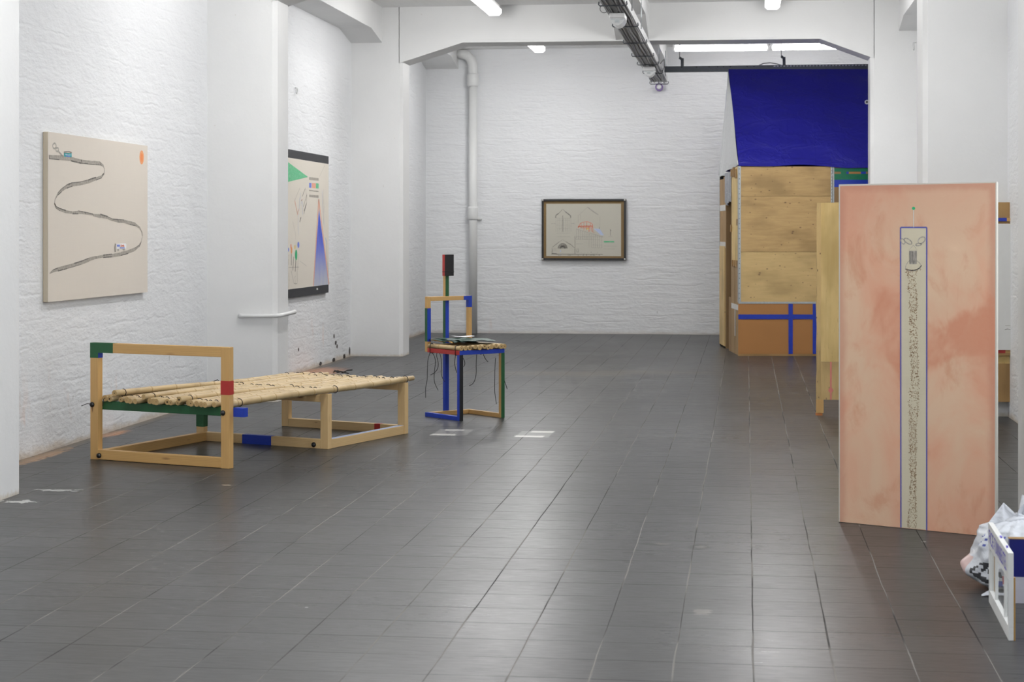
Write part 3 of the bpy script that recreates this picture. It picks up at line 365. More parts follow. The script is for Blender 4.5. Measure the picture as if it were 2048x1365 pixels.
def wash():
    t=NT('salmon wash on canvas'); v=t.uv()
    a=t.noise(t.map(v,(1,.7,1),(2.3,1.1,0)),3.1,4,.55,.7); b=t.noise(t.map(v,(1,.6,1),(7.1,.4,0)),6.5,5,.6,.5); d=t.noise(t.map(v,(60,60,1)),1.,2)
    x,y,z=t.sep(v)
    c=t.mix(t.ss(a,.36,.66),(.70,.48,.325),(.69,.36,.235)); c=t.mix(t.math('MULTIPLY',t.ss(b,.52,.72),.6),c,(.58,.25,.145))
    # darker wash pooled along the edges of the stretcher
    e=t.math('MINIMUM',x,t.math('SUBTRACT',.7585,x)); e=t.math('MINIMUM',e,t.math('SUBTRACT',1.593,y)); ef=t.math('MULTIPLY',t.ss(t.math('ADD',e,t.math('MULTIPLY',t.math('SUBTRACT',b,.5),.05)),.05,.01),.55); c=t.mix(ef,c,(.50,.21,.14))
    c=t.mix(t.math('MULTIPLY',t.ss(y,1.2,1.6),.35),c,(.51,.22,.15))
    cl=t.noise(t.map(v,(1,.8,1),(4.4,2.2,0)),2.6,4,.6,.4); pb=t.math('MULTIPLY',t.ss(t.math('ADD',t.math('ABSOLUTE',t.math('SUBTRACT',y,t.math('ADD',.70,t.math('MULTIPLY',cl,.3)))),t.math('MULTIPLY',t.math('SUBTRACT',a,.5),-.9)),.16,.02),t.ss(cl,.40,.56,.1,.75)); c=t.mix(pb,c,(.60,.235,.135))
    c=t.mix(t.math('MULTIPLY',d,.10),c,(.72,.55,.40))
    return t.fin(c,.85,t.bump(d,.06,.001))
m_wash=wash()
m_violet=plain('violet blue painted line',(.11,.11,.36),.6); m_brown=plain('brown ink squiggles',(.24,.13,.06),.7); m_stalk=plain('white chalk line',(.62,.60,.55),.7)
def card(name,c):
    t=NT(name); o=t.obj(); v=t.uv(); fl=t.noise(t.map(v,(60,1.5,1)),1.5,2); n=t.noise(o,3,3)
    return t.fin(t.mix(n,tuple(x*.93 for x in c),tuple(x*1.06 for x in c)),.75,t.bump(fl,.12,.002))
m_card=card('brown cardboard',(.42,.195,.062)); m_card2=card('dull cardboard',(.30,.185,.085)); m_card3=card('old cardboard flap',(.36,.235,.115)); m_cardd=card('dark cardboard door',(.125,.078,.038))
def tape(name,c): 
    t=NT(name); o=t.obj(); n=t.noise(t.map(o,(8,8,20)),3,4,.6); return t.fin(t.mix(n,tuple(x*.75 for x in c),tuple(x*1.25 for x in c)),.32,t.bump(n,.25,.003))
m_tblue=tape('blue tape',(.016,.045,.42)); m_tgreen=tape('green tape',(.008,.17,.085)); m_twhite=tape('white tape',(.62,.60,.56))
def tarpm(name,c,r=.38,st=.5):
    t=NT(name); o=t.obj(); a=t.noise(o,2.2,3,.5,.5); ridg=t.math('SUBTRACT',1.,t.math('MULTIPLY',t.math('ABSOLUTE',t.math('SUBTRACT',t.noise(t.map(o,(1,1,1.9)),3.2,4,.55,.6),.5)),5.),clamp=True)
    ridg=t.math('POWER',ridg,3.); x,y,z=t.sep(o)
    fold=t.math('POWER',t.math('SUBTRACT',1.,t.math('PINGPONG',t.math('DIVIDE',x,.30),.5),clamp=True),30.)
    h=t.math('ADD',t.math('MULTIPLY',a,.8),t.math('ADD',t.math('MULTIPLY',ridg,.22),t.math('MULTIPLY',fold,.05)))
    return t.fin(t.mix(a,tuple(x*.9 for x in c),tuple(x*1.1 for x in c)),r,t.bump(h,st,.03))
m_tarp=tarpm('blue plastic tarpaulin',(.015,.014,.29),.42,.55); m_tarpw=tarpm('white plastic sheet',(.60,.61,.62),.5,.5); m_tarpg=tarpm('silver grey foil',(.30,.31,.34),.32,.6)
m_galv=plain('galvanised steel',(.50,.53,.54),.42,.2,50,.1,Metallic=.6); m_steel=plain('grey steel cable tray',(.46,.465,.47),.45,.2,30,.05); m_trunk=plain('dark grey steel trunking',(.115,.125,.14),.45,.15,30,0,Metallic=.4); m_dark=plain('dark slot',(.015,.015,.017),.7)
m_cable=plain('grey cables',(.58,.58,.58),.5,.3,20); m_cabled=plain('dark cables',(.26,.26,.265),.5,.3,20)
m_pipe=plain('white painted pipe',(.76,.765,.76),.45,.03,8,.05); m_fix=plain('white lamp housing',(.80,.80,.80),.4)
m_lens=plain('clear plastic lens',(.80,.81,.81),.2); m_purple=plain('violet glass rim',(.22,.15,.36),.25)
def emis(name,s,col=(1,.985,.96)):
    t=NT(name); t.set(t.b.inputs['Emission Color'],col); t.b.inputs['Emission Strength'].default_value=s; return t.fin((.8,.8,.8),.4)
m_tube=emis('lit fluorescent tube',TUBE_E); m_diff=emis('lit lamp diffuser',DIFF_E)
m_leather=plain('dark green leather cloth',(.020,.060,.045),.55,.2,14,.2); m_felt=plain('tan backing of cloth',(.42,.24,.07),.8)
m_paper=plain('white paper',(.85,.85,.87),.6); m_frameb=plain('black picture frame',(.016,.016,.018),.4); m_matb=plain('brown card mount',(.25,.165,.07),.75)
m_clip=plain('silver corner clip',(.68,.67,.64),.4); m_wfr=plain('white painted wood',(.74,.74,.72),.45,.05,12,.05); m_tan=plain('tan raw wood edge',(.42,.24,.07),.6)
m_letter=plain('violet blue lettering',(.16,.13,.60),.6); m_boxb=plain('dark blue printed card',(.006,.010,.16),.35); m_boxw=plain('grey white printed card',(.50,.49,.55),.5)
t=NT('thin white plastic bag'); o=t.obj(); x,y,z=t.sep(o); n1=t.noise(t.map(o,(1,1,1)),7,4,.6,.8); n2=t.noise(o,30,3)
h=t.math('ADD',n1,t.math('MULTIPLY',n2,.2)); m_bag=t.fin(t.mix(n1,(.52,.54,.58),(.74,.75,.78)),.33,t.bump(h,.7,.02))
m_bagd=plain('black contents showing through plastic',(.055,.055,.06),.25,.6,40,.2); m_bagp=plain('pink packaging under plastic',(.62,.44,.41),.35,.15,25,.2); m_bagr=plain('red print on bag',(.55,.13,.13),.4,.2,25); m_bagb=plain('blue print on bag',(.07,.09,.36),.4)
t=NT('clear window glass'); m_glass=t.fin((.9,.95,.95),.03,None,Alpha=.12)
# ================= the room =================
XL,XR,YB,YF,ZC=-4.32,1.92,24.1,-3.0,3.84
CX=-3.745                                    # inner face of the left columns
mb=MB(); mb.box(XL-.3,XR+.3,YF-.3,YB+.3,-.12,0,'y'); struct('floor',mb,m_floor)
mb=MB(); mb.box(XL-.3,XR+.3,YF-.3,YB+.3,ZC,ZC+.15,'y'); struct('ceiling',mb,m_ceil)
mb=MB(); mb.box(XL-.25,XL,YF-.25,YB+.25,0,ZC,'y'); struct('wall_left',mb,m_brick_x)
mb=MB(); mb.box(XL,XR,YB,YB+.25,0,ZC,'x'); struct('wall_back',mb,m_brick_y)
# right wall with the big windows that light the near end of the room
mb=MB(); W1,W2=(1.0,3.9),(4.7,8.1)
for a,b in ((YF-.25,W1[0]),(W1[1],W2[0]),(W2[1],YB+.25)): mb.box(XR,XR+.25,a,b,0,ZC,'y')
for a,b in (W1,W2): mb.box(XR,XR+.25,a,b,0,.9,'y'); mb.box(XR,XR+.25,a,b,3.3,ZC,'y')
struct('wall_right',mb,m_brick_x)
mb=MB(); mb.box(XL,-3.6,YF-.25,YF,0,ZC); mb.box(1.3,XR,YF-.25,YF,0,ZC); mb.box(-3.6,1.3,YF-.25,YF,0,.6); mb.box(-3.6,1.3,YF-.25,YF,3.4,ZC); struct('wall_front',mb,m_brick_y)
def winframe(name,pts):
    mb=MB()
    for p0,p1 in pts: mb.bar(p0,p1,.06,.06,up=(0,0,1) if abs(p0[2]-p1[2])<.01 else (0,1,0))
    return struct(name,mb,m_wfr)
for k,(a,b) in enumerate((W1,W2)):
    x=XR+.12; q=[((x,a,z),(x,b,z)) for z in (.93,1.9,3.27)]+[((x,y,.96),(x,y,3.24)) for y in (a+.03,(2*a+b)/3,(a+2*b)/3,b-.03)]
    winframe('window_%d'%(k+1),q)
x=YF-.12; winframe('window_3',[((-3.6,x,z),(1.3,x,z)) for z in (.63,2.3,3.37)]+[((u,x,.66),(u,x,3.34)) for u in (-3.57,-2.4,-1.15,.1,1.27)])
# columns
def column(x0,x1,y0,y1,ch,right=False):
    mb=MB()
    c=.035; pl=[(x0,y0),(x1-c,y0),(x1,y0+c),(x1,y1-c),(x1-c,y1),(x0,y1)] if not right else [(x1,y0),(x0+c,y0),(x0,y0+c),(x0,y1-c),(x0+c,y1),(x1,y1)]
    p=[(a,b,0) for a,b in pl]; 
    if not right: p=p
    mb.prism(p[::-1] if not right else p,(0,0,ZC))
    o=struct('column',mb,m_plaster)
    return o
for y0,y1 in ((8.60,9.03),(14.10,14.50),(19.44,19.86)): column(XL,CX if y0>9 else -3.77,y0,y1,0)
column(1.305,XR,19.44,19.86,0,True); column(1.305,XR,13.70,14.22,0,True); column(1.305,XR,8.62,9.0,0,True); column(1.305,XR,3.3,3.7,0,True)
# cross beams with haunches
def crossbeam(y0,y1):
    mb=MB(); pr=[(-3.786,3.222),(-3.08,3.44),(.776,3.428),(1.346,3.212),(1.346,ZC),(-3.786,ZC)]
    mb.prism([(a,y0,b) for a,b in pr][::-1],(0,y1-y0,0))
    mb.box(-2.98,-1.42,y0-.006,y0,3.463,3.495); mb.box(-.72,.42,y0-.006,y0,3.452,3.484)
    return struct('beam',mb,m_conc)
for y0,y1 in ((19.44,19.86),(14.1,14.5),(8.62,9.02),(3.3,3.7)): crossbeam(y0,y1)
# long beams: along the left wall, down the middle, along the right wall
def longbeam(x0,x1,y0,y1,zb,hd,hl):
    mb=MB(); pr=[(y0,zb-hd),(y0+hl,zb),(y1-hl,zb),(y1,zb-hd),(y1,ZC),(y0,ZC)]
    mb.prism([(x0,a,b) for a,b in pr],(x1-x0,0,0)); return struct('beam',mb,m_conc)
for y0,y1 in ((9.02,14.1),(14.5,19.44),(3.7,8.62)):
    longbeam(XL,-3.972,y0,y1,3.55,.10,.58); longbeam(-1.40,-1.045,y0,y1,3.645,.20,.62); longbeam(1.60,XR,y0,y1,3.60,.10,.58)
longbeam(XL,-3.872,19.86,YB,3.70,.12,.6); longbeam(-1.40,-1.05,19.86,YB,3.62,.04,.8); longbeam(1.60,XR,19.86,YB,3.6,.1,.58)

# ================= fixed things on walls and ceiling =================
def batten_lamp(x,y0,y1,label):
    t=thing('ceiling_lamp',label,'ceiling lamp',(x,(y0+y1)/2,3.64),'fluorescent lamps under the ceiling')
    mb=MB(); mb.box(x-.055,x+.055,y0+.01,y1-.01,3.705,3.75,'y')
    for y in (y0+.3,y1-.3): mb.box(x-.02,x+.02,y-.02,y+.02,3.75,ZC,'z')
    link('housing',mb,m_fix,t)
    mb=MB(); pr=[(-.075,3.705),(-.075,3.668),(-.05,3.642),(.05,3.642),(.075,3.668),(.075,3.705)]
    mb.prism([(x+a,y0+.012,b) for a,b in pr],(0,y1-y0-.024,0)); link('diffuser',mb,m_diff,t)
    for y in (y0,y1-.014): mb=MB(); mb.prism([(x+a*1.04,y,b+(.003 if b>3.7 else -.003)) for a,b in pr],(0,.014,0)); link('end_cap',mb,m_fix,t)
    return t
batten_lamp(-2.625,17.2,18.72,'lit tube lamp before the arched beam, left of the cable tray')
batten_lamp(-2.60,21.1,22.62,'small lit tube lamp seen just below the arched beam edge, behind it')
batten_lamp(.262,17.05,18.56,'lit tube lamp before the arched beam, right of the cable tray')
for x,y,l in ((-2.62,12.6,'added tube lamp out of view, over the floor between bamboo bed and chair'),(.26,11.9,'added tube lamp out of view, over the floor before the plywood panel'),(-2.62,7.4,'added tube lamp out of view, over the open floor nearer than the bamboo bed'),(-2.62,3.2,'added tube lamp out of view, nearest to the front window')): batten_lamp(x,y-.76,y+.76,l)  # unseen fixtures, added to give the near lights a source
def tube_lamp(x0,x1,y,label):
    t=thing('tube_lamp',label,'ceiling lamp',((x0+x1)/2,y,3.70),'bright bare tubes in a line at the back')
    mb=MB(); mb.box(x0,x1,y-.03,y+.03,3.745,3.79); 
    for x in (x0+.2,x1-.2): mb.box(x-.015,x+.015,y-.015,y+.015,3.79,ZC+.002,'z')
    link('batten',mb,m_fix,t)
    mb=MB(); mb.tube([(x0+.03,y,3.70),(x1-.03,y,3.70)],.032,12); link('lit_tube',mb,m_tube,t)
    for x in (x0,x1-.03): mb=MB(); mb.box(x,x+.03,y-.022,y+.022,3.675,3.75); link('lamp_holder',mb,m_fix,t)
tube_lamp(-.93,.285,23.0,'bright bare fluorescent tube above the blue roof, the left one of the pair')
tube_lamp(.30,1.5,23.0,'bright bare fluorescent tube above the blue roof, running behind the right arch slope')
# cable tray
TX0,TX1=-1.205,-1.0; tz=3.27
t=thing('cable_tray','long grey cable tray full of cables, hung under the ceiling towards the back wall','cable tray',(-1.1,18,tz))
mb=MB(); mb.box(TX0,TX1,9.2,23.0,tz+.012,tz+.02,'y'); mb.box(TX0,TX0+.006,9.2,23.0,tz+.02,tz+.085,'y'); mb.box(TX1-.006,TX1,9.2,23.0,tz+.02,tz+.085,'y'); link('tray_channel',mb,m_steel,t)
for k,(dx,rr,mm) in enumerate(((.018,.008,m_cable),(.04,.008,m_cabled),(.058,.006,m_cable),(.105,.011,m_cabled),(.128,.010,m_cable),(.158,.008,m_cabled),(.178,.009,m_cable),(.196,.006,m_cabled))):
    mb=MB(); pts=[]; 
    for i in range(57): y=9.3+13.6*i/56; pts.append((TX0+dx+.006*math.sin(y*1.3+k*2)+.003*math.sin(y*4.1+k),y,tz+.003-rr*.5+.002*math.sin(y*2.2+k*1.7)))
    mb.tube(pts,rr,6); link('cable',mb,mm,t)
for y in (10.2,11.8,13.4,14.95,16.5,17.95,19.3,20.3,21.4,22.95):
    mb=MB(); z=tz-.018; mb.tube([(TX0-.012,y,z+.035),(TX0-.016,y,z+.01),(TX0-.006,y,z),(TX1+.006,y,z),(TX1+.016,y,z+.01),(TX1+.012,y,z+.035)],.006,6); link('bracket',mb,m_trunk,t)
for y in (12.6,15.8,17.2,20.7,22.4):
    for x in (TX0-.004,TX1+.004): mb=MB(); mb.tube([(x,y,tz+.04),(x,y,3.62)],.005,6); link('hanger_rod',mb,m_galv,t)
mb=MB(); mb.ring((TX0-.01,15.45,tz+.02),(0,1,0),.035,.004,16); link('cable_loop',mb,m_cabled,t); mb=MB(); mb.tube([(TX1+.01,20.9,tz+.05),(TX1+.05,21.0,tz+.11),(TX1+.045,21.2,tz+.05),(TX1+.02,21.3,tz)],.005,6); link('cable_loop',mb,m_cabled,t)
def emergency(y,label):
    t=thing('bulkhead_ceiling_lamp',label,'lamp',(-1.1,y,3.21),'clear bulkhead lamps under the cable tray')
    mb=MB(); mb.box(-1.165,-1.035,y-.14,y+.14,3.205,3.2475,'y'); link('housing',mb,m_fix,t,bevel=.006)
    mb=MB(); pr=[(-.065+.13*i/10,3.204-.062*math.sin(PI*i/10)**.6) for i in range(11)]
    mb.prism([(-1.1+a,y-.13,b) for a,b in pr],(0,.26,0)); link('lens',mb,m_lens,t)
    mb=MB(); mb.box(-1.12,-1.08,y-.134,y-.1305,3.165,3.185); mb.box(-1.155,-1.045,y-.1335,y-.1305,3.19,3.197); link('clip',mb,m_galv,t)
emergency(15.55,'clear plastic bulkhead lamp under the cable tray, in front of the arched beam'); emergency(20.6,'clear plastic bulkhead lamp under the far end of the cable tray')
# trunking across the back, over the shed
t=thing('cable_trunking','dark grey slotted trunking hung across the room above the blue roof','trunking',(.3,21.62,3.32))
mb=MB(); mb.box(-.975,1.6,21.60,21.606,3.29,3.352); mb.box(-.975,1.6,21.60,21.68,3.284,3.29); mb.box(-.975,1.6,21.674,21.68,3.29,3.352); link('channel',mb,m_trunk,t)
mb=MB()
for k in range(34): x=.32+k*.038; mb.box(x,x+.022,21.5985,21.5998,3.332,3.344)
link('slots',mb,plain('light through slots',(.62,.63,.66),.6),t)
for x in (-.775,-.60,-.45,-.35,-.28,-.2,.0,.08): mb=MB(); mb.box(x,x+.016,21.5985,21.5998,3.335,3.345); link('slot',mb,m_dark,t)
for x in (-.765,.44):
    mb=MB(); mb.tube([(x-.03,21.64,3.84),(x-.03,21.64,3.44)],.0045,6); mb.bar((x-.03,21.64,3.46),(x-.01,21.64,3.44),.02,.03); mb.box(x-.015,x+.02,21.62,21.66,3.352,3.45,'z'); link('hanger',mb,m_trunk,t)
mb=MB(); mb.tube([(.15,21.64,3.355),(.2,21.62,3.375),(.28,21.6,3.38),(.36,21.6,3.365),(.42,21.59,3.345)],.006,6); link('loose_cable',mb,m_cabled,t)
# round lamp on back wall
t=thing('wall_lamp','small round violet rimmed lamp on the back wall below the end of the cable tray','wall lamp',(-1.155,YB,3.30))
mb=MB(); mb.tube([(-1.155,YB,3.30),(-1.155,YB-.07,3.30)],.052,20); link('rim',mb,m_purple,t)
mb=MB(); mb.tube([(-1.155,YB-.07,3.30),(-1.155,YB-.085,3.30)],[.036,.022],16); link('lens',mb,m_fix,t)
# drain pipe on the back wall
PX=-3.66
t=thing('drain_pipe','white painted drain pipe running up the back wall in the left corner','pipe',(PX,YB-.08,0))
mb=MB(); mb.tube([(PX,YB-.085,0.0),(PX,YB-.085,3.36)],.058,16); link('lower_pipe',mb,m_pipe,t)
mb=MB(); mb.tube([(PX,YB-.085,3.36),(PX,YB-.085,3.58),(PX-.005,YB-.085,3.64),(PX-.03,YB-.085,3.70),(PX-.07,YB-.085,3.745),(PX-.13,YB-.085,3.77),(PX-.21,YB-.085,3.78)],.066,16); link('elbow',mb,m_pipe,t)
for z,r in ((3.42,.078),(1.62,.072)): mb=MB(); mb.tube([(PX,YB-.085,z-.09),(PX,YB-.085,z-.07),(PX,YB-.085,z+.07),(PX,YB-.085,z+.09)],[.062,r,r,.064],16); link('socket',mb,m_pipe,t)
mb=MB(); mb.box(PX-.11,PX+.11,YB-.035,YB,1.535,1.565); link('bracket',mb,m_pipe,t)
# bent pipe on the middle column
mb=MB(); mb.tube([(-4.05,14.09,.695),(-4.02,14.072,.694),(-3.9,14.066,.694),(-3.74,14.066,.697),(-3.715,14.075,.699),(-3.706,14.11,.70),(-3.704,14.3,.703),(-3.704,14.53,.708),(-3.715,14.56,.71)],.017,10)
tag(link('bent_pipe',mb,m_pipe,None,(-3.9,14.07,.69)),'thin white pipe bent round the middle left column at knee height','pipe')
def hook(c,axis,label):
    t=thing('wall_ring',label,'ring',c,None)
    mb=MB(); mb.ring(c,axis,.028,.0045,16); link('ring',mb,m_pipe,t)
    mb=MB(); ax=Vector(axis); mb.tube([Vector(c)+Vector((0,0,.028)),Vector(c)+Vector((0,0,.03))-ax*.02],.005,6); link('pin',mb,m_pipe,t)
hook((-4.30,16.95,2.73),(1,0,0),'small white ring fixed to the left wall above the black banded picture')
hook((1.285,14.24,2.81),(-1,0,0),'small white ring fixed high on the right column')

# ================= pictures on the left wall =================
def canvas_body(name,label,x0,x1,P,front,edge,loc):
    t=thing(name,label,'picture',loc)
    return t
t=thing('canvas_picture','raw linen canvas with a grey winding road, a teal box and an orange sun','painting',(-4.30,11.6,.935))
Y0,Y1,Z0,Z1=10.672,12.54,.9345,1.9905
mb=MB(); mb.box(-4.3192,-4.2865,Y0,Y1,Z0,Z1,'z'); link('stretcher',mb,m_linenside,t,bevel=.004)
MS=[m_linen,m_graph,m_graph2,m_orange,m_orange2,m_teal,m_white,m_sky,m_redc,m_bluec,m_graphl]
mb=MB(); poly,stroke=sheet(mb,(-4.2862,0,0),(0,1,0),(0,0,1),(1,0,0))
poly([(Y0,Z0),(Y1,Z0),(Y1,Z1),(Y0,Z1)],.3,0)
stroke([(a,b) for a,b,w in ROAD],[w for a,b,w in ROAD],1,1)
up=[(a,b+w*.45) for a,b,w in ROAD]; dn=[(a,b-w*.45) for a,b,w in ROAD]
for i in range(len(ROAD)-1):
    r=rng.random()
    if r<.75: stroke(up[i:i+2],.004+.006*rng.random(),2,2 if rng.random()<.5 else 1)
    if r>.25: stroke(dn[i:i+2],.003+.006*rng.random(),2,2 if rng.random()<.45 else 1)
for i in (0,3,5,24,25,29,30,43): a,b,w=ROAD[i]; stroke([(a,b+w*.5),(a+.004,b-w*.5)],.008,3,2)
poly(SUN,1,3); poly(SUN2,2,4); poly(TEAL,3,5); stroke(TEALTOP,.004,4,2)
stroke([(TEAL[0][0]+.02,TEAL[0][1]-.009),(TEAL[0][0]+.07,TEAL[0][1]-.012),(TEAL[0][0]+.11,TEAL[0][1]-.010)],.005,4,7); stroke([(TEAL[0][0]+.03,TEAL[0][1]-.019),(TEAL[0][0]+.10,TEAL[0][1]-.021)],.005,4,9)
for q in SMOKE: stroke(q,.011,2,10)
poly(TRUCK,3,6); poly(TRUCKBLUE,4,9); stroke(TRUCKLINE,.006,4,9); stroke(TRUCKBAR,.022,3,1); stroke(TRUCKBAR,.008,4,2)
for q in TRUCKRED: stroke(q,.006,4,8)
for q in TRUCKWH: poly(q,4,10)
link('canvas',mb,MS,t)

t=thing('banded_picture','tall canvas with black bands top and bottom, a green triangle and a blue cone','painting',(-4.30,17.4,.74))
Y0,Y1=16.25,18.215; Z0,Z1=.742,2.151
mb=MB(); mb.box(-4.3192,-4.2865,Y0,Y1,Z0,Z1,'z'); link('stretcher',mb,m_ink,t,bevel=.003)
MS=[m_linen2,m_ink,m_greenc,m_graph,m_bluec,m_redl,m_blueshade,m_orange,m_yel,m_greend,m_graph2,m_graphl,m_redc,m_clip,m_sky]
KEY={'k':10,'g':11,'b':14,'r':5}
mb=MB(); poly,stroke=sheet(mb,(-4.2862,0,0),(0,1,0),(0,0,1),(1,0,0))
poly([(Y0,.826),(Y1,.826),(Y1,2.071),(Y0,2.071)],.3,0); poly([(Y0,2.071),(Y1,2.071),(Y1,Z1),(Y0,Z1)],.3,1); poly([(Y0,Z0),(Y1,Z0),(Y1,.826),(Y0,.826)],.3,1)
g0,g1,g2=GREENTRI; k=(Y0+.02-g0[0])/(g1[0]-g0[0]); k2=(Y0+.02-g2[0])/(g1[0]-g2[0])
poly([(Y0+.02,min(2.07,g0[1]+(g1[1]-g0[1])*k)),g1,(Y0+.02,g2[1]+(g1[1]-g2[1])*k2)],1,2)
poly(BAR1,1,3);poly(BAR2,1,3);poly(BOXB,1,4);poly(BOXR,1,5);poly(BOXG,1,2);poly(BLUETRI,1,6)
stroke(REDL,.028,2,5);stroke(REDR,.028,2,5)
DC={'or':7,'red':5,'ye':8,'gr':9,'bl':4}
for q in DOTS: poly(q[1:],{'or':2,'red':1,'ye':1,'gr':3,'bl':1}[q[0]],DC[q[0]])
for q in STROKES: stroke(q[1:],q[0]*1.15,2,10)
for q in THIN: stroke(q[2:],q[1]*1.2,3,KEY[q[0]])
poly(BLOT,2,13)
link('canvas',mb,MS,t)

# ================= framed drawing on the back wall =================
t=thing('framed_drawing','black framed architectural pencil drawing with a red arch, on the back wall','framed picture',(-2.165,YB-.02,.99))
fx0,fx1,fz0,fz1=-2.7318,-1.599,.9913,1.8102; w=.026; yb=YB-.001; yf=YB-.052
mb=MB()
for p0,p1,u in (((fx0,0,fz0+w/2),(fx1,0,fz0+w/2),0),((fx0,0,fz1-w/2),(fx1,0,fz1-w/2),0)): mb.bar((p0[0],(yb+yf)/2,p0[2]),(p1[0],(yb+yf)/2,p1[2]),yb-yf,w)
for x in (fx0+w/2,fx1-w/2): mb.box(x-w/2,x+w/2,yf,yb,fz0+w,fz1-w,'z')
fr=link('frame',mb,m_frameb,t)
for x in (fx0+.014,fx1-.014):
    for z in (fz0+.014,fz1-.014): mb=MB(); mb.tube([(x,yf+.001,z),(x,yf-.008,z)],[.013,.009],8); link('corner_clip',mb,m_clip,fr)
mb=MB(); mb.box(fx0+w-.002,fx1-w+.002,YB-.03,YB-.002,fz0+w-.002,fz1-w+.002); link('mount',mb,m_matb,t)
MS=[m_sheet,m_graph2,m_graphl,m_redc,m_sky,m_yel,m_greenc]; KEY={'k':1,'g':2,'r':3,'b':4}
mb=MB(); poly,stroke=sheet(mb,(0,YB-.031,0),(1,0,0),(0,0,1),(0,-1,0))
(px0,pz1),(px1,pz0)=PAPER
poly([(px0,pz0),(px1,pz0),(px1,pz1),(px0,pz1)],1,0); poly(YEL3,2,5);poly(BLU3,2,4);poly(GRN3,2,6)
for q in L3: stroke(q[2:],q[1]*1.5+.0012,3 if q[0]!='r' else 4,KEY[q[0]])
link('drawing_sheet',mb,MS,t)

# ================= slatted bed =================
t=thing('bamboo_daybed','low pine bed frame with a high end frame and a deck of bamboo poles','bed',(-3.1,11.2,0))
HL,HR=Vector((-3.918,10.418,0)),Vector((-2.962,10.094,0)); hd=(HR-HL).normalized(); hn=Vector((-hd.y,hd.x,0))
T=.044; W=.058
def tim(name,p0,p1,w,h,mat=m_pine,up=(0,0,1),par=None): mb=MB(); mb.bar(p0,p1,w,h,up=up); return link(name,mb,mat,par or t,bevel=.0025)
def band(par,p0,p1,w,h,mat,up=(0,0,1),name='painted_band'): mb=MB(); mb.bar(p0,p1,w+.0016,h+.0016,up=up); return link(name,mb,mat,par)
Z=Vector((0,0,1))
# head frame: two posts, top rail, bottom rail (front face towards the room's near end)
pl=HL+hd*(W/2)+hn*(T/2); pr_=HR-hd*(W/2)+hn*(T/2)
a=tim('post',pl,pl+Z*.702,W,T,up=hn); b=tim('post',pr_,pr_+Z*.702,W,T,up=hn)
a['label']='left head post with green painted corner'; b['label']='right head post with red painted band'
band(a,pl+Z*.612,pl+Z*.7027,W,T,m_green,hn)
mb=MB(); q=pl+hd*(W/2+.0012); mb.bar(q+Z*.612,q+Z*.644,.0012,T-.002,up=hn); link('painted_band',mb,m_blue,a)
band(b,pr_+Z*.427,pr_+Z*.507,W,T,m_red,hn)
r0,r1=pl+hd*(W/2),pr_-hd*(W/2)
tr=tim('top_rail',r0+Z*.673,r1+Z*.673,T,W); br=tim('bottom_rail',r0+Z*.031,r1+Z*.031,T,W)
band(tr,r0+Z*.673+hd*.0005,r0+Z*.673+hd*.112,T,W,m_green)
# bearer behind the posts
g0=HL+hd*.02+hn*(T+T/2+.001); g1=HR+hd*.068+hn*(T+T/2+.001)
be=tim('head_bearer',g0+Z*.323,g1+Z*.323,T,.05,m_green); be['label']='green painted bearer with a blue end'
band(be,g1+Z*.323-hd*.075,g1+Z*.323+hd*.0006,T,.05,m_blue)
for p,z in ((HL+hd*.016,.330),(HR-hd*.042,.322),(HL+hd*.068,.026)):
    mb=MB(); c=p+Z*z; mb.tube([c,c-hn*.006,c-hn*.012,c-hn*.016],[.016,.016,.012,.004],12); link('bolt_cap',mb,m_bolt,t)
mb=MB(); c=HL+hd*.015+Z*.333; mb.tube([c,c-hd*.03-hn*.01+Z*.002,c-hd*.065-hn*.02-Z*.012],.0022,5); link('loose_cord',mb,m_cord,t); mb=MB(); mb.tube([HL+hd*.105-hn*.005+Z*.37,HL+hd*.103-hn*.006+Z*.345,HL+hd*.097-hn*.004+Z*.325],.0025,5); link('loose_cord',mb,m_cord,t)
# middle and end frames
def frame(L0,R0,matleg):
    L0,R0=Vector(L0),Vector(R0); d=(R0-L0).normalized(); n=Vector((-d.y,d.x,0))
    A_=L0+d*(W/2)+n*(T/2); B_=R0-d*(W/2)+n*(T/2)
    la=tim('leg',A_,A_+Z*.347,W,T,m_pine2,n); lb=tim('leg',B_,B_+Z*.347,W,T,m_pine2,n)
    i0,i1=A_+d*(W/2),B_-d*(W/2)
    tb=tim('bearer',i0+Z*.321,i1+Z*.321,T,.052,m_pine2); bb=tim('floor_rail',i0+Z*.029,i1+Z*.029,T,W,m_pine2)
    return A_,B_,d,n,la,lb,tb,bb
mA,mB,md,mn,mla,mlb,mtb,mbb=frame((-3.584,11.458,0),(-2.612,11.083,0),m_pine)
band(mla,mA+Z*.091,mA+Z*.3472,W,T,m_green,mn); mla['label']='leg with green painted upper half'
q=mA+md*(W/2); band(mbb,q+md*.315+Z*.029,q+md*.545+Z*.029,T,W,m_blue); mbb['label']='floor rail with a blue painted band'
mb=MB(); c=mB-md*.078-mn*(T/2)+Z*.024; mb.tube([c,c-mn*.006,c-mn*.012,c-mn*.016],[.016,.016,.012,.004],12); link('bolt_cap',mb,m_bolt,t)
eA,eB,ed,en,ela,elb,etb,ebb=frame((-3.25,12.372,0),(-2.292,11.982,0),m_pine)
q=eA+ed*(W/2); band(ebb,q+ed*.728+Z*.029,q+ed*.775+Z*.029,T,W,m_red); ebb['label']='floor rail with a small red painted band'
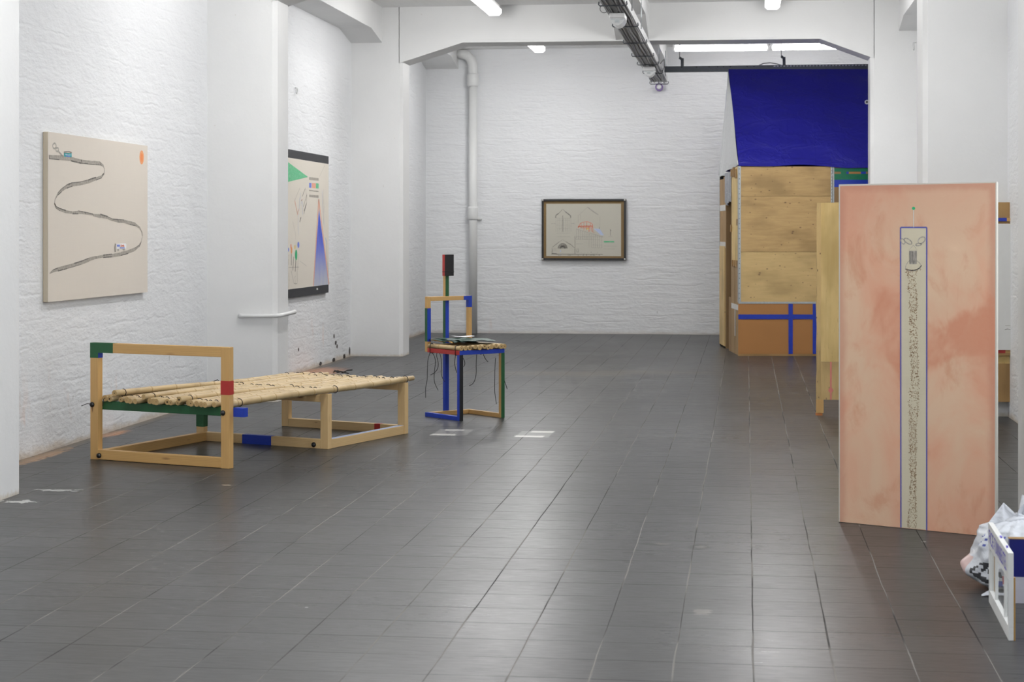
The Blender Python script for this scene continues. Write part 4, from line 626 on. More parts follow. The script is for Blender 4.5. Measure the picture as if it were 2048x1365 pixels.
# long floor rails: left side head to middle, right side middle to end
s0=pl+hn*(T/2)+hd*.035+Z*.029; s1=mA-mn*(T/2)+md*.03+Z*.029
tim('side_rail',s0,s1,T,W)
s2=mB+mn*(T/2)+Z*.029; s3=eB-en*(T/2)+Z*.029
sr=tim('side_rail',s2,s3,T,W,m_pine2)
mb=MB(); mb.bar(s2+Z*(W/2+.0008),s3+Z*(W/2+.0008),T-.004,.0012); link('painted_band',mb,m_sky,sr)  # bluish reflection on the rail's top, put in as a pale strip
# bamboo poles
NP=23; fl0,fl1=HL+hd*.085,HR-hd*.075; bl0,bl1=Vector((-3.15,12.37,0)),Vector((-2.30,12.03,0))
lift={2:.034,8:.026,15:.02}; ext={0:-.03,1:.06,2:.05,3:.16,4:.02,5:.10,6:-.02,22:.10,21:.05,20:.07}
poles=[]
def pole_mesh(mb,pts_fn,L,r):
    """cane with swollen node rings, solid cut ends and a hollow on some"""
    pts=[];rs=[]; s=rng.uniform(.03,.15); nodes=[]
    while s<L-.03: nodes.append(s); s+=rng.uniform(.15,.26)
    st={0.:r,L:r*rng.uniform(.85,.95)}
    for q in nodes:
        for d,k in ((-.018,1.0),(-.006,1.10),(-.002,1.02),(.002,1.02),(.006,1.08),(.02,1.0)):
            if 0<q+d<L: st[q+d]=r*k
    ks=sorted(st); taper=rng.uniform(.9,1.0)
    P=[pts_fn(k/L) for k in ks]; R=[st[k]*(1+(taper-1)*k/L) for k in ks]
    f0=len(mb.f); mb.tube(P,R,12,0,True); seg=12
    for i in range(len(ks)-1):
        if ks[i+1]-ks[i]<.0045:
            for j in range(seg): mb.mi[f0+i*seg+j]=1
    mb.mi[-2]=2; mb.mi[-1]=2
    d=(P[0]-P[1]).normalized(); hr=r*rng.choice((.05,.08,.12,.2,.34))
    mb.tube([P[0]+d*.0002,P[0]+d*.0008],hr,8,3)
    return P
for i in range(NP):
    tt=i/(NP-1); r=rng.uniform(.0145,.0195)
    if i==NP-1: r=.021
    a=fl0.lerp(fl1,tt)-hn*(rng.uniform(-.03,.035)-.012); b=bl0.lerp(bl1,tt); d=(b-a).normalized(); b=b+d*ext.get(i,rng.uniform(-.02,.06))
    a=a+hd*rng.uniform(-.006,.006)
    if i==NP-1: a=HR-hd*.028+hn*(T+.006)
    L=(b-a).length; wob=rng.uniform(-.006,.006); lf=lift.get(i,0); zs=.348+r+.0005
    fn=lambda k,a=a,b=b,wob=wob,lf=lf,zs=zs: a.lerp(b,k)+hd*(wob*math.sin(PI*k))+Z*(zs+lf*max(0,1-k*1.4)+(.004*math.sin(PI*k*2)))
    mb=MB(); pole_mesh(mb,fn,L,r); o=link('bamboo_pole',mb,[m_bam,m_bamnode,m_bamend,m_bamhole],t); poles.append((fn,L,r,a,b))
def lash(name,kf,jit):
    mb=MB(); pts=[]          # one cord wound round pole after pole
    for fn,L,r,a,b in poles:
        k=kf(a,b,L)+rng.uniform(-jit,jit)/L; c=fn(k); q=rng.uniform(-.004,.008)
        for i in range(15):
            w=PI+2*PI*i/14; pts.append(c+hd*(r*1.1*math.cos(w))+Z*(-r*1.1*math.sin(w))+hn*(q*i/14))
    mb.tube(pts,.0022,5)
    return mb
mb=lash('x',lambda a,b,L:.055/L*1.0+.02,.012); link('cord_lashing',mb,m_cord,t)
mb=lash('x',lambda a,b,L:.53,.03); link('cord_lashing',mb,m_cord,t)
mb=lash('x',lambda a,b,L:.955,.012); link('cord_lashing',mb,m_cord,t)
mb=MB()
c=eA+ed*.46+Z*.395; mb.tube([c-ed*.06+Z*.0,c-ed*.02+Z*.012,c+ed*.02+Z*.0,c+ed*.06+Z*.018,c+ed*.10+Z*.022],.004,5); link('loose_cord',mb,m_cord,t); mb=MB(); mb.tube([c-ed*.05+Z*.012,c+ed*.03+Z*.004,c+ed*.07-Z*.004],.004,5); link('loose_cord',mb,m_cord,t)
mb=MB(); mb.tube([c-ed*.0-en*.01,c-ed*.03-en*.03+Z*.014,c+ed*.01-en*.05+Z*.004],.0035,5); link('loose_cord',mb,m_cord,t)
mb=MB(); c=fl0.lerp(bl0,.52)+Z*.392+hd*.03; mb.tube([c,c+hd*.03+Z*.012,c+hd*.05-Z*.002,c+hd*.09+Z*.008,c+hd*.13+Z*.002],.003,5); link('loose_cord',mb,m_cord,t)

# ================= painted chair =================
CA,CBp,CC,CD_=Vector((-2.057,12.855,0)),Vector((-2.366,13.162,0)),Vector((-2.066,13.449,0)),Vector((-1.768,13.147,0))
t=thing('wooden_chair','tall slim chair of coloured square bars with a bamboo seat and black head block','chair',(-2.06,13.15,0))
u1=(CBp-CA).normalized(); u2=(CD_-CA).normalized(); S=.031
LA=(CBp-CA).length; LD=(CD_-CA).length
def at(a,b,z): return CA+u1*a+u2*b+Z*z
def ct(name,p0,p1,mat,up=(0,0,1),w=S,h=S): mb=MB(); mb.bar(p0,p1,w,h,up=up); return link(name,mb,mat,t,bevel=.0015)
def facing(par,p0,p1,nr,mat,w=S):
    """one painted face of a bar: a thin coat on the side that looks along nr"""
    mb=MB(); q=Vector(nr).normalized()*(S/2+.0005); mb.bar(p0+q,p1+q,w*1.004,.0012,up=nr); return link('painted_face',mb,mat,par)
h=S/2
o=ct('front_leg',at(h,h,0),at(h,h,.478),m_blue,u2); o['label']='front leg blue on one side and black on the other'; facing(o,at(h,h,0.0005),at(h,h,.478),-u1,m_black)
o=ct('front_leg',at(h,LD-h,0),at(h,LD-h,.478),m_pine,u2); o['label']='front leg bare wood on one side and green on the other'; facing(o,at(h,LD-h,.0005),at(h,LD-h,.478),-u1,m_green)
ct('floor_rail',at(S,h,h),at(LA,h,h),m_blue)['label']='blue floor rail'
ct('floor_rail',at(S,LD-h,h),at(LA-S,LD-h,h),m_pine)
ct('floor_rail',at(LA-h,S,h),at(LA-h,LD,h),m_pine)
o=ct('seat_rail',at(0,h,.4925),at(LA-S,h,.4925),m_red); o['label']='red seat rail'
o=ct('seat_rail',at(h,S,.4925),at(h,LD,.4925),m_blue); o['label']='blue seat rail'
facing(o,at(h,0,.4925),at(h,S+.001,.4925),-u1,m_blue)
ct('seat_rail',at(S,LD-h,.4925),at(LA,LD-h,.4925),m_pine); ct('seat_rail',at(LA-h,S,.4925),at(LA-h,LD-S,.4925),m_pine)
# back: two short uprights, top bar and tall central post
bx=LA-h
pL0=at(bx,h,.481); o=ct('back_post',pL0,at(bx,h,.889),m_pine,u2); o['label']='left back post with green and blue faces'
for nr,mm in ((-u2,m_green),(-u1,m_blue)): facing(o,at(bx,h,.556),at(bx,h,.803),nr,mm)
o=ct('back_post',at(bx,LD-h,.508),at(bx,LD-h,.889),m_pine,u2); o['label']='right back post with blue top'
for nr in (-u2,-u1): facing(o,at(bx,LD-h,.803),at(bx,LD-h,.889),nr,m_blue)
o=ct('back_rail',at(bx,S,.872),at(bx,LD-S,.872),m_pine); facing(o,at(bx,LD-S-.045,.872),at(bx,LD-S,.872),-u1,m_blue)
mid=LD/2-.002; bp=bx+S*1.02
o=ct('central_post',at(bp,mid,.0),at(bp,mid,1.045),m_pine,u2); o['label']='tall central post painted blue below and green above'
for nr,mm,z0,z1 in ((-u2,m_blue,.0,.477),(-u1,m_blue,0,.86),(-u2,m_green,.508,.86),(-u1,m_green,.886,1.045)): facing(o,at(bp,mid,z0+.0005),at(bp,mid,z1),nr,mm)
hb=ct('head_block',at(bp-S/2-.014,mid,1.04),at(bp-S/2-.014,mid,1.20),m_black,u2,.028,.084)
mb=MB(); c0=at(bp-S/2-.014,mid-.0428,0); mb.bar(c0+Z*1.0405,c0+Z*1.1995,.029,.0014,up=u2); rb=link('painted_face',mb,m_red,hb)
mb=MB(); z=1.072; cc=[at(bp-S/2-.014+x,mid+y,z) for x,y in ((-.0155,-.045),(-.0155,.0435),(.0155,.0435),(.0155,-.045),(-.0155,-.045))]; mb.tube(cc,.0022,5); link('cord',mb,m_cord,hb)
# bamboo seat
nb=11
for i in range(nb):
    r=rng.uniform(.0145,.0195) if i not in (0,) else .0165
    y=.014+(LD-.02)*i/(nb-1); lf=.0 if i not in (3,5,8) else .008
    a=at(-.012+rng.uniform(-.012,.018),y,.5085+r+lf); b=at(LA-S-.004,y+rng.uniform(-.003,.003),.5085+r+lf*.2); L=(b-a).length
    mb=MB(); pole_mesh(mb,lambda k,a=a,b=b: a.lerp(b,k),L,r); link('bamboo_slat',mb,[m_bam,m_bamnode,m_bamend,m_bamhole],t)
for aa in (.048,LA-.07):
    mb=MB(); P=[at(aa,y,z) for y,z in ((S+.003,.475),(S/2,.4735),(-.004,.474),(-.005,.52),(-.002,.540),(.014,.5455),(.032,.535),(.036,.508))]; mb.tube(P,.0028,5); link('cord_tie',mb,m_cord,t)
for q in CORDS+[TIEF]:
    mb=MB(); n=len(q); pts=[]
    for i in range(n-1):
        for j in range(4):
            p=[Vector(q[max(0,min(n-1,i+d))]) for d in (-1,0,1,2)]; s=j/4
            pts.append(.5*((2*p[1])+(p[2]-p[0])*s+(2*p[0]-5*p[1]+4*p[2]-p[3])*s*s+(3*p[1]-p[0]-3*p[2]+p[3])*s**3))
    pts.append(Vector(q[-1])); off=-u1*.006 if q is TIEF else Vector((0,0,0))
    mb.tube([p+off for p in pts],.0024,5); link('hanging_cord',mb,m_cord,t)
# cloth lying on the seat
t2=thing('folded_cloth','dark green folded leather cloth lying on the bamboo chair seat','cloth',tuple(at(LA*.5,LD*.45,.55)))
def clothfn(zz,a0,a1,b0,b1,thk):
    def f(u,v):
        a=a0+(a1-a0)*u; b=b0+(b1-b0)*v+.02*math.sin(3*u)
        return at(a,b,zz+.004*math.sin(9*u+4*v)+.003*math.sin(14*v)-.012*max(0,(.12-u))*4-.006*(v>.92))
    return f
mb=MB(); f=clothfn(.578,.02,LA-.05,.035,LD*.86,.003); mb.grid(f,16,16); mb.grid(lambda u,v:f(1-u,v)-Z*.004,16,16); link('upper_fold',mb,m_leather,t2)
mb=MB(); f2=clothfn(.570,.07,LA-.03,.008,LD*.55,.003); mb.grid(f2,14,14); mb.grid(lambda u,v:f2(1-u,v)-Z*.003,14,14); link('lower_fold',mb,m_leather,t2)
mb=MB(); f3=clothfn(.5655,.10,LA-.04,.005,LD*.5,.003); mb.grid(f3,12,12); mb.grid(lambda u,v:f3(1-u,v)-Z*.003,12,12); link('backing',mb,m_felt,t2)
mb=MB(); c=at(LA*.66,LD*.62,.5865); e=Vector((.9,.25,0)).normalized(); g=Vector((-.25,.9,0)).normalized()
mb.grid(lambda u,v:c+e*(.15*(u-.5)-.02*v)+g*(.10*(v-.5))+Z*(.014*abs(u-.45)+.002),8,4); mb.grid(lambda u,v:c+e*(.15*(.5-u)-.02*v)+g*(.10*(v-.5))+Z*(.014*abs(.55-u)+.001),8,4)
tag(link('paper_card',mb,m_paper,None,tuple(c)),'small white folded paper lying on the green cloth on the chair','paper')
# ================= shed of scrap wood, cardboard and tarpaulin =================
HA=Vector((-.082,20.04,0)); h1=Vector((.9923,.1239,0)).normalized(); h2=Vector((-h1.y,h1.x,0)); HW,HD=1.93,1.95
t=thing('scrap_shed','tall shed of scrap plywood and cardboard with a blue tarpaulin roof','shed',(.75,21.1,0))
def H(s,d,z): return HA+h1*s+h2*d+Z*z
def hb_(mb,s0,s1,d0,d1,z0,z1,grain='s',mi=0):
    sm,dm,zm=(s0+s1)/2,(d0+d1)/2,(z0+z1)/2
    if grain=='s': mb.bar(H(s0,dm,zm),H(s1,dm,zm),d1-d0,z1-z0,mi=mi)
    elif grain=='d': mb.bar(H(sm,d0,zm),H(sm,d1,zm),s1-s0,z1-z0,mi=mi)
    else: mb.bar(H(sm,dm,z0),H(sm,dm,z1),s1-s0,d1-d0,up=h2,mi=mi)
def hp(name,mat,*a,par=None,**k):
    mb=MB(); hb_(mb,*a,**k); return link(name,mb,mat,par or t)
zb=.583
# front: three boards of plywood over cardboard
hp('front_board',m_ply,.015,1.015,0,.018,1.765,2.092); hp('front_board',m_ply,.015,1.015,-.001,.018,1.150,1.762); hp('front_board',m_ply2,.015,1.015,0,.018,zb+.012,1.147)
o=hp('front_board',m_ply,1.05,HW,.004,.018,zb,1.70); o['label']='cardboard coloured board behind the leaning panel'
mb=MB(); hb_(mb,-.012,.020,-.006,.0,.59,2.095,'z'); hb_(mb,-.012,-.006,-.006,.03,.59,2.095,'z'); hb_(mb,-.006,.93,-.006,.0,.575,.597,'s'); an=link('corner_angle',mb,m_galv,t)
mb=MB()
for k in range(27): z=.63+k*.055; hb_(mb,.0,.006,-.0068,-.006,z,z+.010,'z')
link('holes',mb,m_dark,an)
mb=MB(); hb_(mb,1.012,1.030,-.007,.0,.59,2.095,'z'); hb_(mb,1.036,1.050,-.004,.004,.59,2.095,'z'); an=link('corner_angle',mb,m_galv,t)
mb=MB()
for k in range(20): z=1.55+k*.035; hb_(mb,1.019,1.023,-.0077,-.007,z,z+.010,'z')
link('holes',mb,m_dark,an)
cb=hp('front_cardboard',m_card,-.008,HW,-.003,.012,.022,.572)
for a in ((-.008,.91,-.0055,-.004,.150,.155),(-.008,.68,-.0050,-.0032,.146,.150)): pass
mb=MB(); hb_(mb,-.006,.86,-.006,-.003,.022,.145,'s'); link('lower_flap',mb,m_card,cb)
def tp(mat,*a): mb=MB(); hb_(mb,*a); return link('tape',mb,mat,cb)
tp(m_tblue,-.008,.95,-.0085,-.006,.405,.457); mb=MB(); hb_(mb,.545,.592,-.0092,-.0062,.022,.575,'z'); link('tape',mb,m_tblue,cb); mb=MB(); hb_(mb,.812,.858,-.0092,-.0062,.022,.575,'z'); link('tape',mb,m_tblue,cb)
hp('floor_batten',m_ply4,-.01,HW,-.004,.02,0,.022)
# upper right: cardboard strips under green and blue tape
ub=hp('front_cardboard',m_card2,1.05,HW,.002,.016,1.70,2.10); ub['label']='cardboard under green and blue tape'
def tq(mat,s0,s1,z0,z1,k): mb=MB(); hb_(mb,s0,s1,.002-.0012*k,.0021,z0,z1); link('tape',mb,mat,ub)
tq(m_tblue,1.05,HW,1.865,1.945,1); tq(m_tgreen,1.05,HW,1.945,2.01,2); tq(m_tgreen,1.05,HW,2.035,2.075,2); tq(m_tgreen,1.125,1.185,1.945,2.10,3); tq(m_tblue,1.185,1.21,2.01,2.035,2); tq(m_tblue,1.345,1.40,2.01,2.035,2); tq(m_tblue,1.40,1.42,1.865,2.0,1.5); tq(m_card,1.21,1.345,2.012,2.033,1)
# left side wall, seen slantwise: plywood, a doorway with a foil curtain, cardboard strips
hp('side_board',m_ply3,0,.018,.04,.36,1.02,2.10,grain='z'); hp('side_board',m_ply3,0.001,.018,.362,.72,1.0,2.09,grain='z')
for d0,d1,z0,z1 in ((.20,.30,1.97,2.07),(.40,.50,1.99,2.10),(.60,.70,2.0,2.08),(.08,.16,1.44,1.51),(.66,.73,1.37,1.45),(.05,.12,.98,1.05),(.2,.28,.98,1.05),(.36,.44,.98,1.05),(.55,.63,.98,1.05)): hp('splint',m_ply4,-.014,0,d0,d1,z0,z1,grain='z')
hp('side_cardboard',m_card3,0,.012,.03,.38,.0,1.0,grain='z'); hp('side_cardboard',m_card3,-.004,.01,.382,.70,.0,1.0,grain='z'); 
hp('tape',m_twhite,-.006,-.003,.04,.68,.50,.56,grain='d'); hp('tape',m_twhite,-.006,-.003,.30,.36,.2,.54,grain='z')
hp('door_panel',m_cardd,.10,.112,.72,1.27,.02,1.72,grain='z')
hp('door_panel',m_card2,-.006,.006,.70,.93,.0,.62,grain='z')['label']='lower brown cardboard door leaf'
hp('door_post',m_card2,0,.07,1.25,1.31,.0,2.02,grain='z'); hp('door_post',m_card2,0.0,.07,.70,.75,.0,2.05,grain='z')
hp('side_cardboard',m_card3,0,.014,1.31,1.52,.9,2.02,grain='z'); hp('side_board',m_ply2,-.012,.008,1.32,1.86,.02,1.20,grain='z'); hp('side_board',m_ply4,0,.014,1.52,1.90,1.2,2.0,grain='z')
for z in (1.18,1.62): hp('tape',m_twhite,-.004,-.0005,1.30,1.88,z,z+.07,grain='d')
hp('edge_post',m_black,.0,.05,1.90,1.95,.0,2.04,grain='z')
mb=MB(); mb.grid(lambda u,v:H(-.008+.010*math.sin(u*22)*(.4+.6*(1-v))+.006*math.sin(u*9+2),.71+.56*u,1.70+.36*v+.02*math.sin(u*7)*(1-v)),40,10); link('foil_curtain',mb,m_tarpg,t)
# far walls (closed box)
hp('rear_board',m_ply2,0,HW,HD-.02,HD,0,2.05); hp('side_board',m_ply2,HW-.018,HW,.02,HD-.02,0,2.08,grain='d')
# gable sheet and roof tarpaulin
zr,ze=3.255,2.105; dr=.97
mb=MB()
def gab(u,v):
    d=1.96*u; top=ze+(zr-ze)*(1-abs(d-dr)/dr) if d<=2*dr else ze-.04; lo=2.11-.06*u-.02*math.sin(u*9)*u
    z=lo+(max(top,lo)-lo)*v
    return H(-.006-.010*math.sin(u*11+v*3)*v*(1-v)*3-.004*math.sin(17*u*v),d,z)
mb.grid(gab,40,14); link('gable_sheet',mb,m_tarpw,t)
def roofpt(u,v,back=False):
    s=-.004+u*(HW+.03); k=v
    d=(-.018+(dr+.018)*k) if not back else (2*dr+.02-(dr+.02)*k)
    z=ze-.005+(zr-ze+.005)*k
    wr=.007*math.sin(s*5.2+k*9)+.005*math.sin(s*11+k*4+1)+.004*math.sin(k*26+s*3.3)*(1 if k<.95 else 0)
    lip=0
    if k<.06: z+= -.012*math.sin(s*7)*math.sin(s*2.3)-.022*max(0,min(1,(s-.95)/.25))*(1-k/.06)
    nrm=Vector((0,-(zr-ze),dr)).normalized() if not back else Vector((0,(zr-ze),dr)).normalized()
    w=wr*(min(1,k*6)*min(1,(1-k)*12))
    return H(s,d+nrm.y*w,z+nrm.z*w)
mb=MB(); mb.grid(lambda u,v:roofpt(u,v),90,70); rf=link('tarpaulin_roof',mb,m_tarp,t)
mb=MB(); mb.grid(lambda u,v:roofpt(1-u,v,True),40,20); link('tarpaulin_roof',mb,m_tarp,t)['label']='rear slope of the blue tarpaulin'
# white ring with dark eye at the right edge of the roof
c=roofpt(.780,.638); mb=MB(); mb.ring(c+Vector((0,-.03,.0)),(0,1,0),.019,.008,18); link('grommet',mb,m_white,rf)
mb=MB(); cc=c+Vector((0,-.028,0)); mb.tube([cc,cc+Vector((0,.03,0))],.012,10); link('eyelet',mb,m_dark,rf)

# ================= plywood panel with drawing, by the right column =================
t=thing('plywood_panel','wide upright plywood panel on a small foot, behind the salmon canvas, by the right column','panel',(1.24,13.63,0))
mb=MB(); mb.box(.55,1.961,13.60,13.618,.40,1.587,'z'); link('board',mb,m_ply3,t)
mb=MB(); mb.box(.522,.55,13.604,13.618,.118,1.587,'z'); 
mb2=[(.516,.118),(.522,.118),(.522,1.587),(.520,1.55),(.517,1.4),(.519,1.25),(.515,1.1),(.518,.95),(.513,.82),(.519,.66),(.515,.5),(.519,.34),(.514,.22)]
mb.prism([(a,13.606,b) for a,b in mb2],(0,.012,0)); link('torn_edge',mb,m_ply2,t)
mb=MB(); mb.box(.55,1.0,13.599,13.618,.118,.398,'z'); link('lower_board',mb,m_ply2,t); mb=MB(); mb.box(1.0,1.961,13.60,13.618,.118,.398,'z'); link('lower_board',mb,m_ply4,t)
for z0,z1 in ((1.455,1.587),(.118,.40)): mb=MB(); mb.box(1.70,1.961,13.596,13.60,z0,z1,'z'); link('facing_board',mb,m_ply4,t)
mb=MB(); mb.box(.617,.629,13.5965,13.599,.118,.40,'z'); mb.tube([(.622,13.599,.19),(.622,13.596,.19)],.018,10); link('paint_drip',mb,plain('pink paint',(.70,.24,.20),.6),t)
for x0,x1,z0 in ((.516,.57,.018),(1.2,1.26,0)): mb=MB(); mb.box(x0,x1,13.60,13.66,z0,.118,'z'); link('foot_block',mb,m_pine,t)
mb=MB(); mb.box(.512,.562,13.605,13.65,0,.018,'x'); link('foot_pad',mb,plain('orange wedge',(.60,.22,.07),.7),t)
for z,mm,xx,nm in ((1.448,m_tblue,1.895,'upper batten with a blue band'),(.478,m_tred if False else m_red,1.885,'lower batten with a red band')):
    mb=MB(); mb.box(1.62,1.962,13.575,13.596,z,z+.024); b=link('batten',mb,m_pine,t); b['label']=nm
    mb=MB(); mb.box(1.80,xx,13.574,13.5965,z-.0006,z+.0246); link('tape',mb,mm,b)
for a in ((13.574,13.596,.462,.478),(13.58,13.598,1.428,1.448)): mb=MB(); mb.box(1.62,1.962,*a); link('batten',mb,m_ply4,t)
t=thing('wall_drawing','white sheet with tiny crayon marks fixed to the plywood panel','drawing',(1.85,13.57,.5))
mb=MB(); mb.box(1.60,1.968,13.562,13.574,.503,1.430,'z'); link('sheet',mb,m_wfr,t)
MS=[m_paper,m_redc,m_bluec,m_graphl,m_graph2,m_orange,m_brown,m_yel]; KEY={'r':1,'b':2,'g':3,'k':4,'o':5,'n':6,'y':7}
mb=MB(); poly,stroke=sheet(mb,(0,13.5618,0),(1,0,0),(0,0,1),(0,-1,0))
for q in L4: stroke(q[2:],q[1],1,KEY[q[0]])
link('crayon_marks',mb,MS,t)

# ================= salmon canvas =================
P0=Vector((.433,8.617,0)); P1=Vector((1.108,8.271,0)); pd=(P1-P0).normalized(); pn=Vector((pd.y,-pd.x,0)); CL=(P1-P0).length; CH=1.593
if pn.y>0: pn=-pn
t=thing('salmon_painting','tall free standing salmon pink canvas with a cream strip and a brown trail','painting',tuple((P0+P1)/2))
mb=MB()
for a in (.02,CL-.02): mb.bar(P0+pd*a-pn*.012+Z*.001,P0+pd*a-pn*.012+Z*(CH-.002),.038,.018,up=pn)
for z in (.02,CH*.5,CH-.022): mb.bar(P0+pd*.04-pn*.012+Z*z,P0+pd*(CL-.04)-pn*.012+Z*z,.018,.036)
link('stretcher',mb,m_pine2,t)
for a in (.2,CL-.2): mb=MB(); mb.bar(P0+pd*a-pn*.036+Z*1.35,P0+pd*a-pn*.50+Z*.014,.03,.03); link('prop',mb,m_pine2,t)
MS=[m_wash,m_cream,m_violet,m_greend,m_stalk,m_graph,m_graph2,m_graphl,m_brown,m_linenedge]
mb=MB()
# canvas wrapped round the stretcher
mb.bar(P0+pd*(CL/2)-pn*.0012+Z*.002,P0+pd*(CL/2)-pn*.0012+Z*CH,CL,.002,up=pn,mi=9); mb.bar(P0-pd*.001-pn*.011+Z*.002,P0-pd*.001-pn*.011+Z*CH,.002,.020,up=pn,mi=9); mb.bar(P1+pd*.001-pn*.011+Z*.002,P1+pd*.001-pn*.011+Z*CH,.002,.020,up=pn,mi=9); mb.bar(P0-pn*.011+Z*CH,P1-pn*.011+Z*CH,.020,.002,mi=9)
poly,stroke=sheet(mb,P0,pd,(0,0,1),pn)
poly([(.004,.002),(CL-.006,.002),(CL-.003,CH-.004),(.3,CH-.006),(.005,CH-.007)],.5,0)
S0,S1,S2,S3=STRIP; poly([S0,S1,(S2[0],.004),(S3[0],.004)],1.2,1)
for q in ([S0,S1],[S0,(S3[0],.003)],[S1,(S2[0],.003)]): stroke(q,.0068,2,2)
stroke(STALK,.004,2,4); cx_,cz_=sum(p[0] for p in CDOT)/12,sum(p[1] for p in CDOT)/12; poly([(cx_+(a-cx_)*1.3,cz_+(b-cz_)*1.3) for a,b in CDOT],2.5,3)
for q in CLOUD: stroke(q,.0052,2,5)
stroke(HROOF,.003,2,5); poly(HBODY,2,5); stroke(HLINE,.003,3,1); 
for k in range(7): x=HBODY[0][0]+(HBODY[1][0]-HBODY[0][0])*(k+.5)/7; stroke([(x,HBODY[0][1]-.003),(x,HBODY[2][1]+.003)],.0026 if k in (2,3) else .0014,3,6)
for q in (MOUND,MOUND2): stroke(q,.003,2,5)
stroke(MOUNDB,.0055,2,6)
zt=[p[1] for p in TRAIL]
for k in range(1100):
    z=rng.uniform(max(.006,zt[-1]),zt[0])
    for i in range(len(TRAIL)-1):
        if TRAIL[i][1]>=z>=TRAIL[i+1][1]:
            f=(TRAIL[i][1]-z)/max(1e-6,TRAIL[i][1]-TRAIL[i+1][1]); x0=TRAIL[i][0]+(TRAIL[i+1][0]-TRAIL[i][0])*f; x1=TRAIL[i][2]+(TRAIL[i+1][2]-TRAIL[i][2])*f; break
    u=rng.random(); u=u if rng.random()<.6 else (.06*rng.random() if rng.random()<.5 else 1-.06*rng.random())
    x=x0+(x1-x0)*u; a=rng.uniform(0,2*PI); l=rng.uniform(.0025,.0055); b=a+rng.uniform(-1.4,1.4)
    stroke([(x,z),(x+l*math.cos(a),z+l*math.sin(a)),(x+l*math.cos(a)+l*math.cos(b),z+l*math.sin(a)+l*math.sin(b))],.0013,2+.5*rng.random(),8)
link('canvas',mb,MS,t)

# ================= small window frame with lettering, box and plastic bag =================
t=thing('window_model','small white window frame with violet lettering standing on edge on the floor, lower right corner','window frame',(.89,6.51,0))
FY0,FY1=6.19,6.835; fx=.89; ft=.0165
def fb(name,y0,y1,z0,z1,mat=m_wfr,x0=fx,x1=fx+ft,grain='y',bev=.001): mb=MB(); mb.box(x0,x1,y0,y1,z0,z1,grain); return link(name,mb,mat,t,bevel=bev)
top=fb('sign_board',FY0,FY1,.206,.294,x0=fx-.002); fb('bottom_rail',FY0,FY1,0,.046); fb('stile',FY0,FY0+.026,.046,.206,grain='z'); fb('stile',FY1-.026,FY1,.046,.206,grain='z')
for y in (FY0+.16,FY0+.45): fb('glazing_bar',y,y+.010,.046,.206,x0=fx+.003,x1=fx+.014,grain='z')
fb('edge_strip',FY0+.001,FY0+.018,.0,.212,m_tan,x0=fx+ft,x1=fx+ft+.006,grain='z'); fb('edge_strip',FY1-.03,FY1,.0,.212,m_tan,x0=fx+ft,x1=fx+ft+.006,grain='z')
mb=MB(); mb.box(fx+.010,fx+.012,FY0+.026,FY1-.026,.046,.206,'z'); link('glass_pane',mb,m_glass,t)
for a in ((fx+.004,fx+.010,FY0+.10,FY0+.115,.294,.300),(fx+.006,fx+.012,FY0+.30,FY0+.33,.294,.298)): mb=MB(); mb.box(*a); link('paint_spot',mb,m_letter,top)
def lettering(s,y_start,length,zc,hh,par):
    cu=bpy.data.curves.new('lettering','FONT'); cu.body=s; cu.size=1; cu.extrude=0; cu.align_x='LEFT'
    o=bpy.data.objects.new('tmp',cu); COL.objects.link(o); bpy.context.view_layer.update()
    me=bpy.data.meshes.new_from_object(o.evaluated_get(bpy.context.evaluated_depsgraph_get())); bpy.data.objects.remove(o)
    xs=[v.co.x for v in me.vertices]; ys=[v.co.y for v in me.vertices]; mb=MB()
    x0,x1=min(xs),max(xs); b0,b1=min(ys),max(ys)
    # the board faces -X: reading order runs from the far end (large Y) to the near end
    V=[(fx-.0028,y_start-(v.co.x-x0)/(x1-x0)*length,zc-hh/2+(v.co.y-b0)/(b1-b0)*hh) for v in me.vertices]
    for p in me.polygons: mb.face([V[i] for i in p.vertices])
    link('lettering',mb,m_letter,par)
lettering('FICE',FY1-.03,.16,.250,.050,top)
lettering('-TUNNBEUTEL',FY1-.20,.40,.250,.050,top)
t.rotation_euler=(0,0,math.radians(-1.7)); t.location.x=.8795
t=thing('printed_board','dark blue and grey white printed card board standing behind the small window frame','board',(1.13,6.84,0))
mb=MB(); mb.box(.962,1.30,6.82,6.85,.097,.236); link('blue_half',mb,m_boxb,t); mb=MB(); mb.box(.962,1.30,6.8205,6.8495,.0,.097); link('pale_half',mb,m_boxw,t)
mb=MB(); mb.box(.960,1.302,6.818,6.852,.236,.2395); link('rim',mb,m_card3,t)
t=thing('plastic_bag','knotted thin white plastic bag with dark contents behind the dark blue printed board','bag',(1.045,7.13,0))
bc=Vector((1.045,7.13,0)); BH=.262
prof=[(0,.09),(.03,.145),(.10,.178),(.2,.190),(.33,.192),(.45,.189),(.6,.179),(.75,.164),(.85,.145),(.93,.105),(.98,.045),(1.0,.018)]
def prf(k):
    for i in range(len(prof)-1):
        if prof[i][0]<=k<=prof[i+1][0]:
            f=(k-prof[i][0])/(prof[i+1][0]-prof[i][0]); f=f*f*(3-2*f) if i>2 else f; return prof[i][1]+(prof[i+1][1]-prof[i][1])*f
    return prof[-1][1]
def bagpt(u,v):
    a=2*PI*u; r=prf(v); fold=max(0,v-.45)/.55
    r*=1+.10*fold*math.sin(a*13+2*math.sin(a*3))+.05*fold*math.sin(a*7+1)+.025*math.sin(a*5+v*14)+.02*math.sin(a*11-v*20)
    lobe=math.exp(-((a-3.15)/.40)**2)*math.exp(-((v-.27)/.16)**2)*.045; r+=lobe
    r*=1-.06*math.cos(2*a)
    return bc+Vector((r*math.cos(a),r*math.sin(a)*.92,.004+BH*v+.006*math.sin(a*3)*(1-v)))
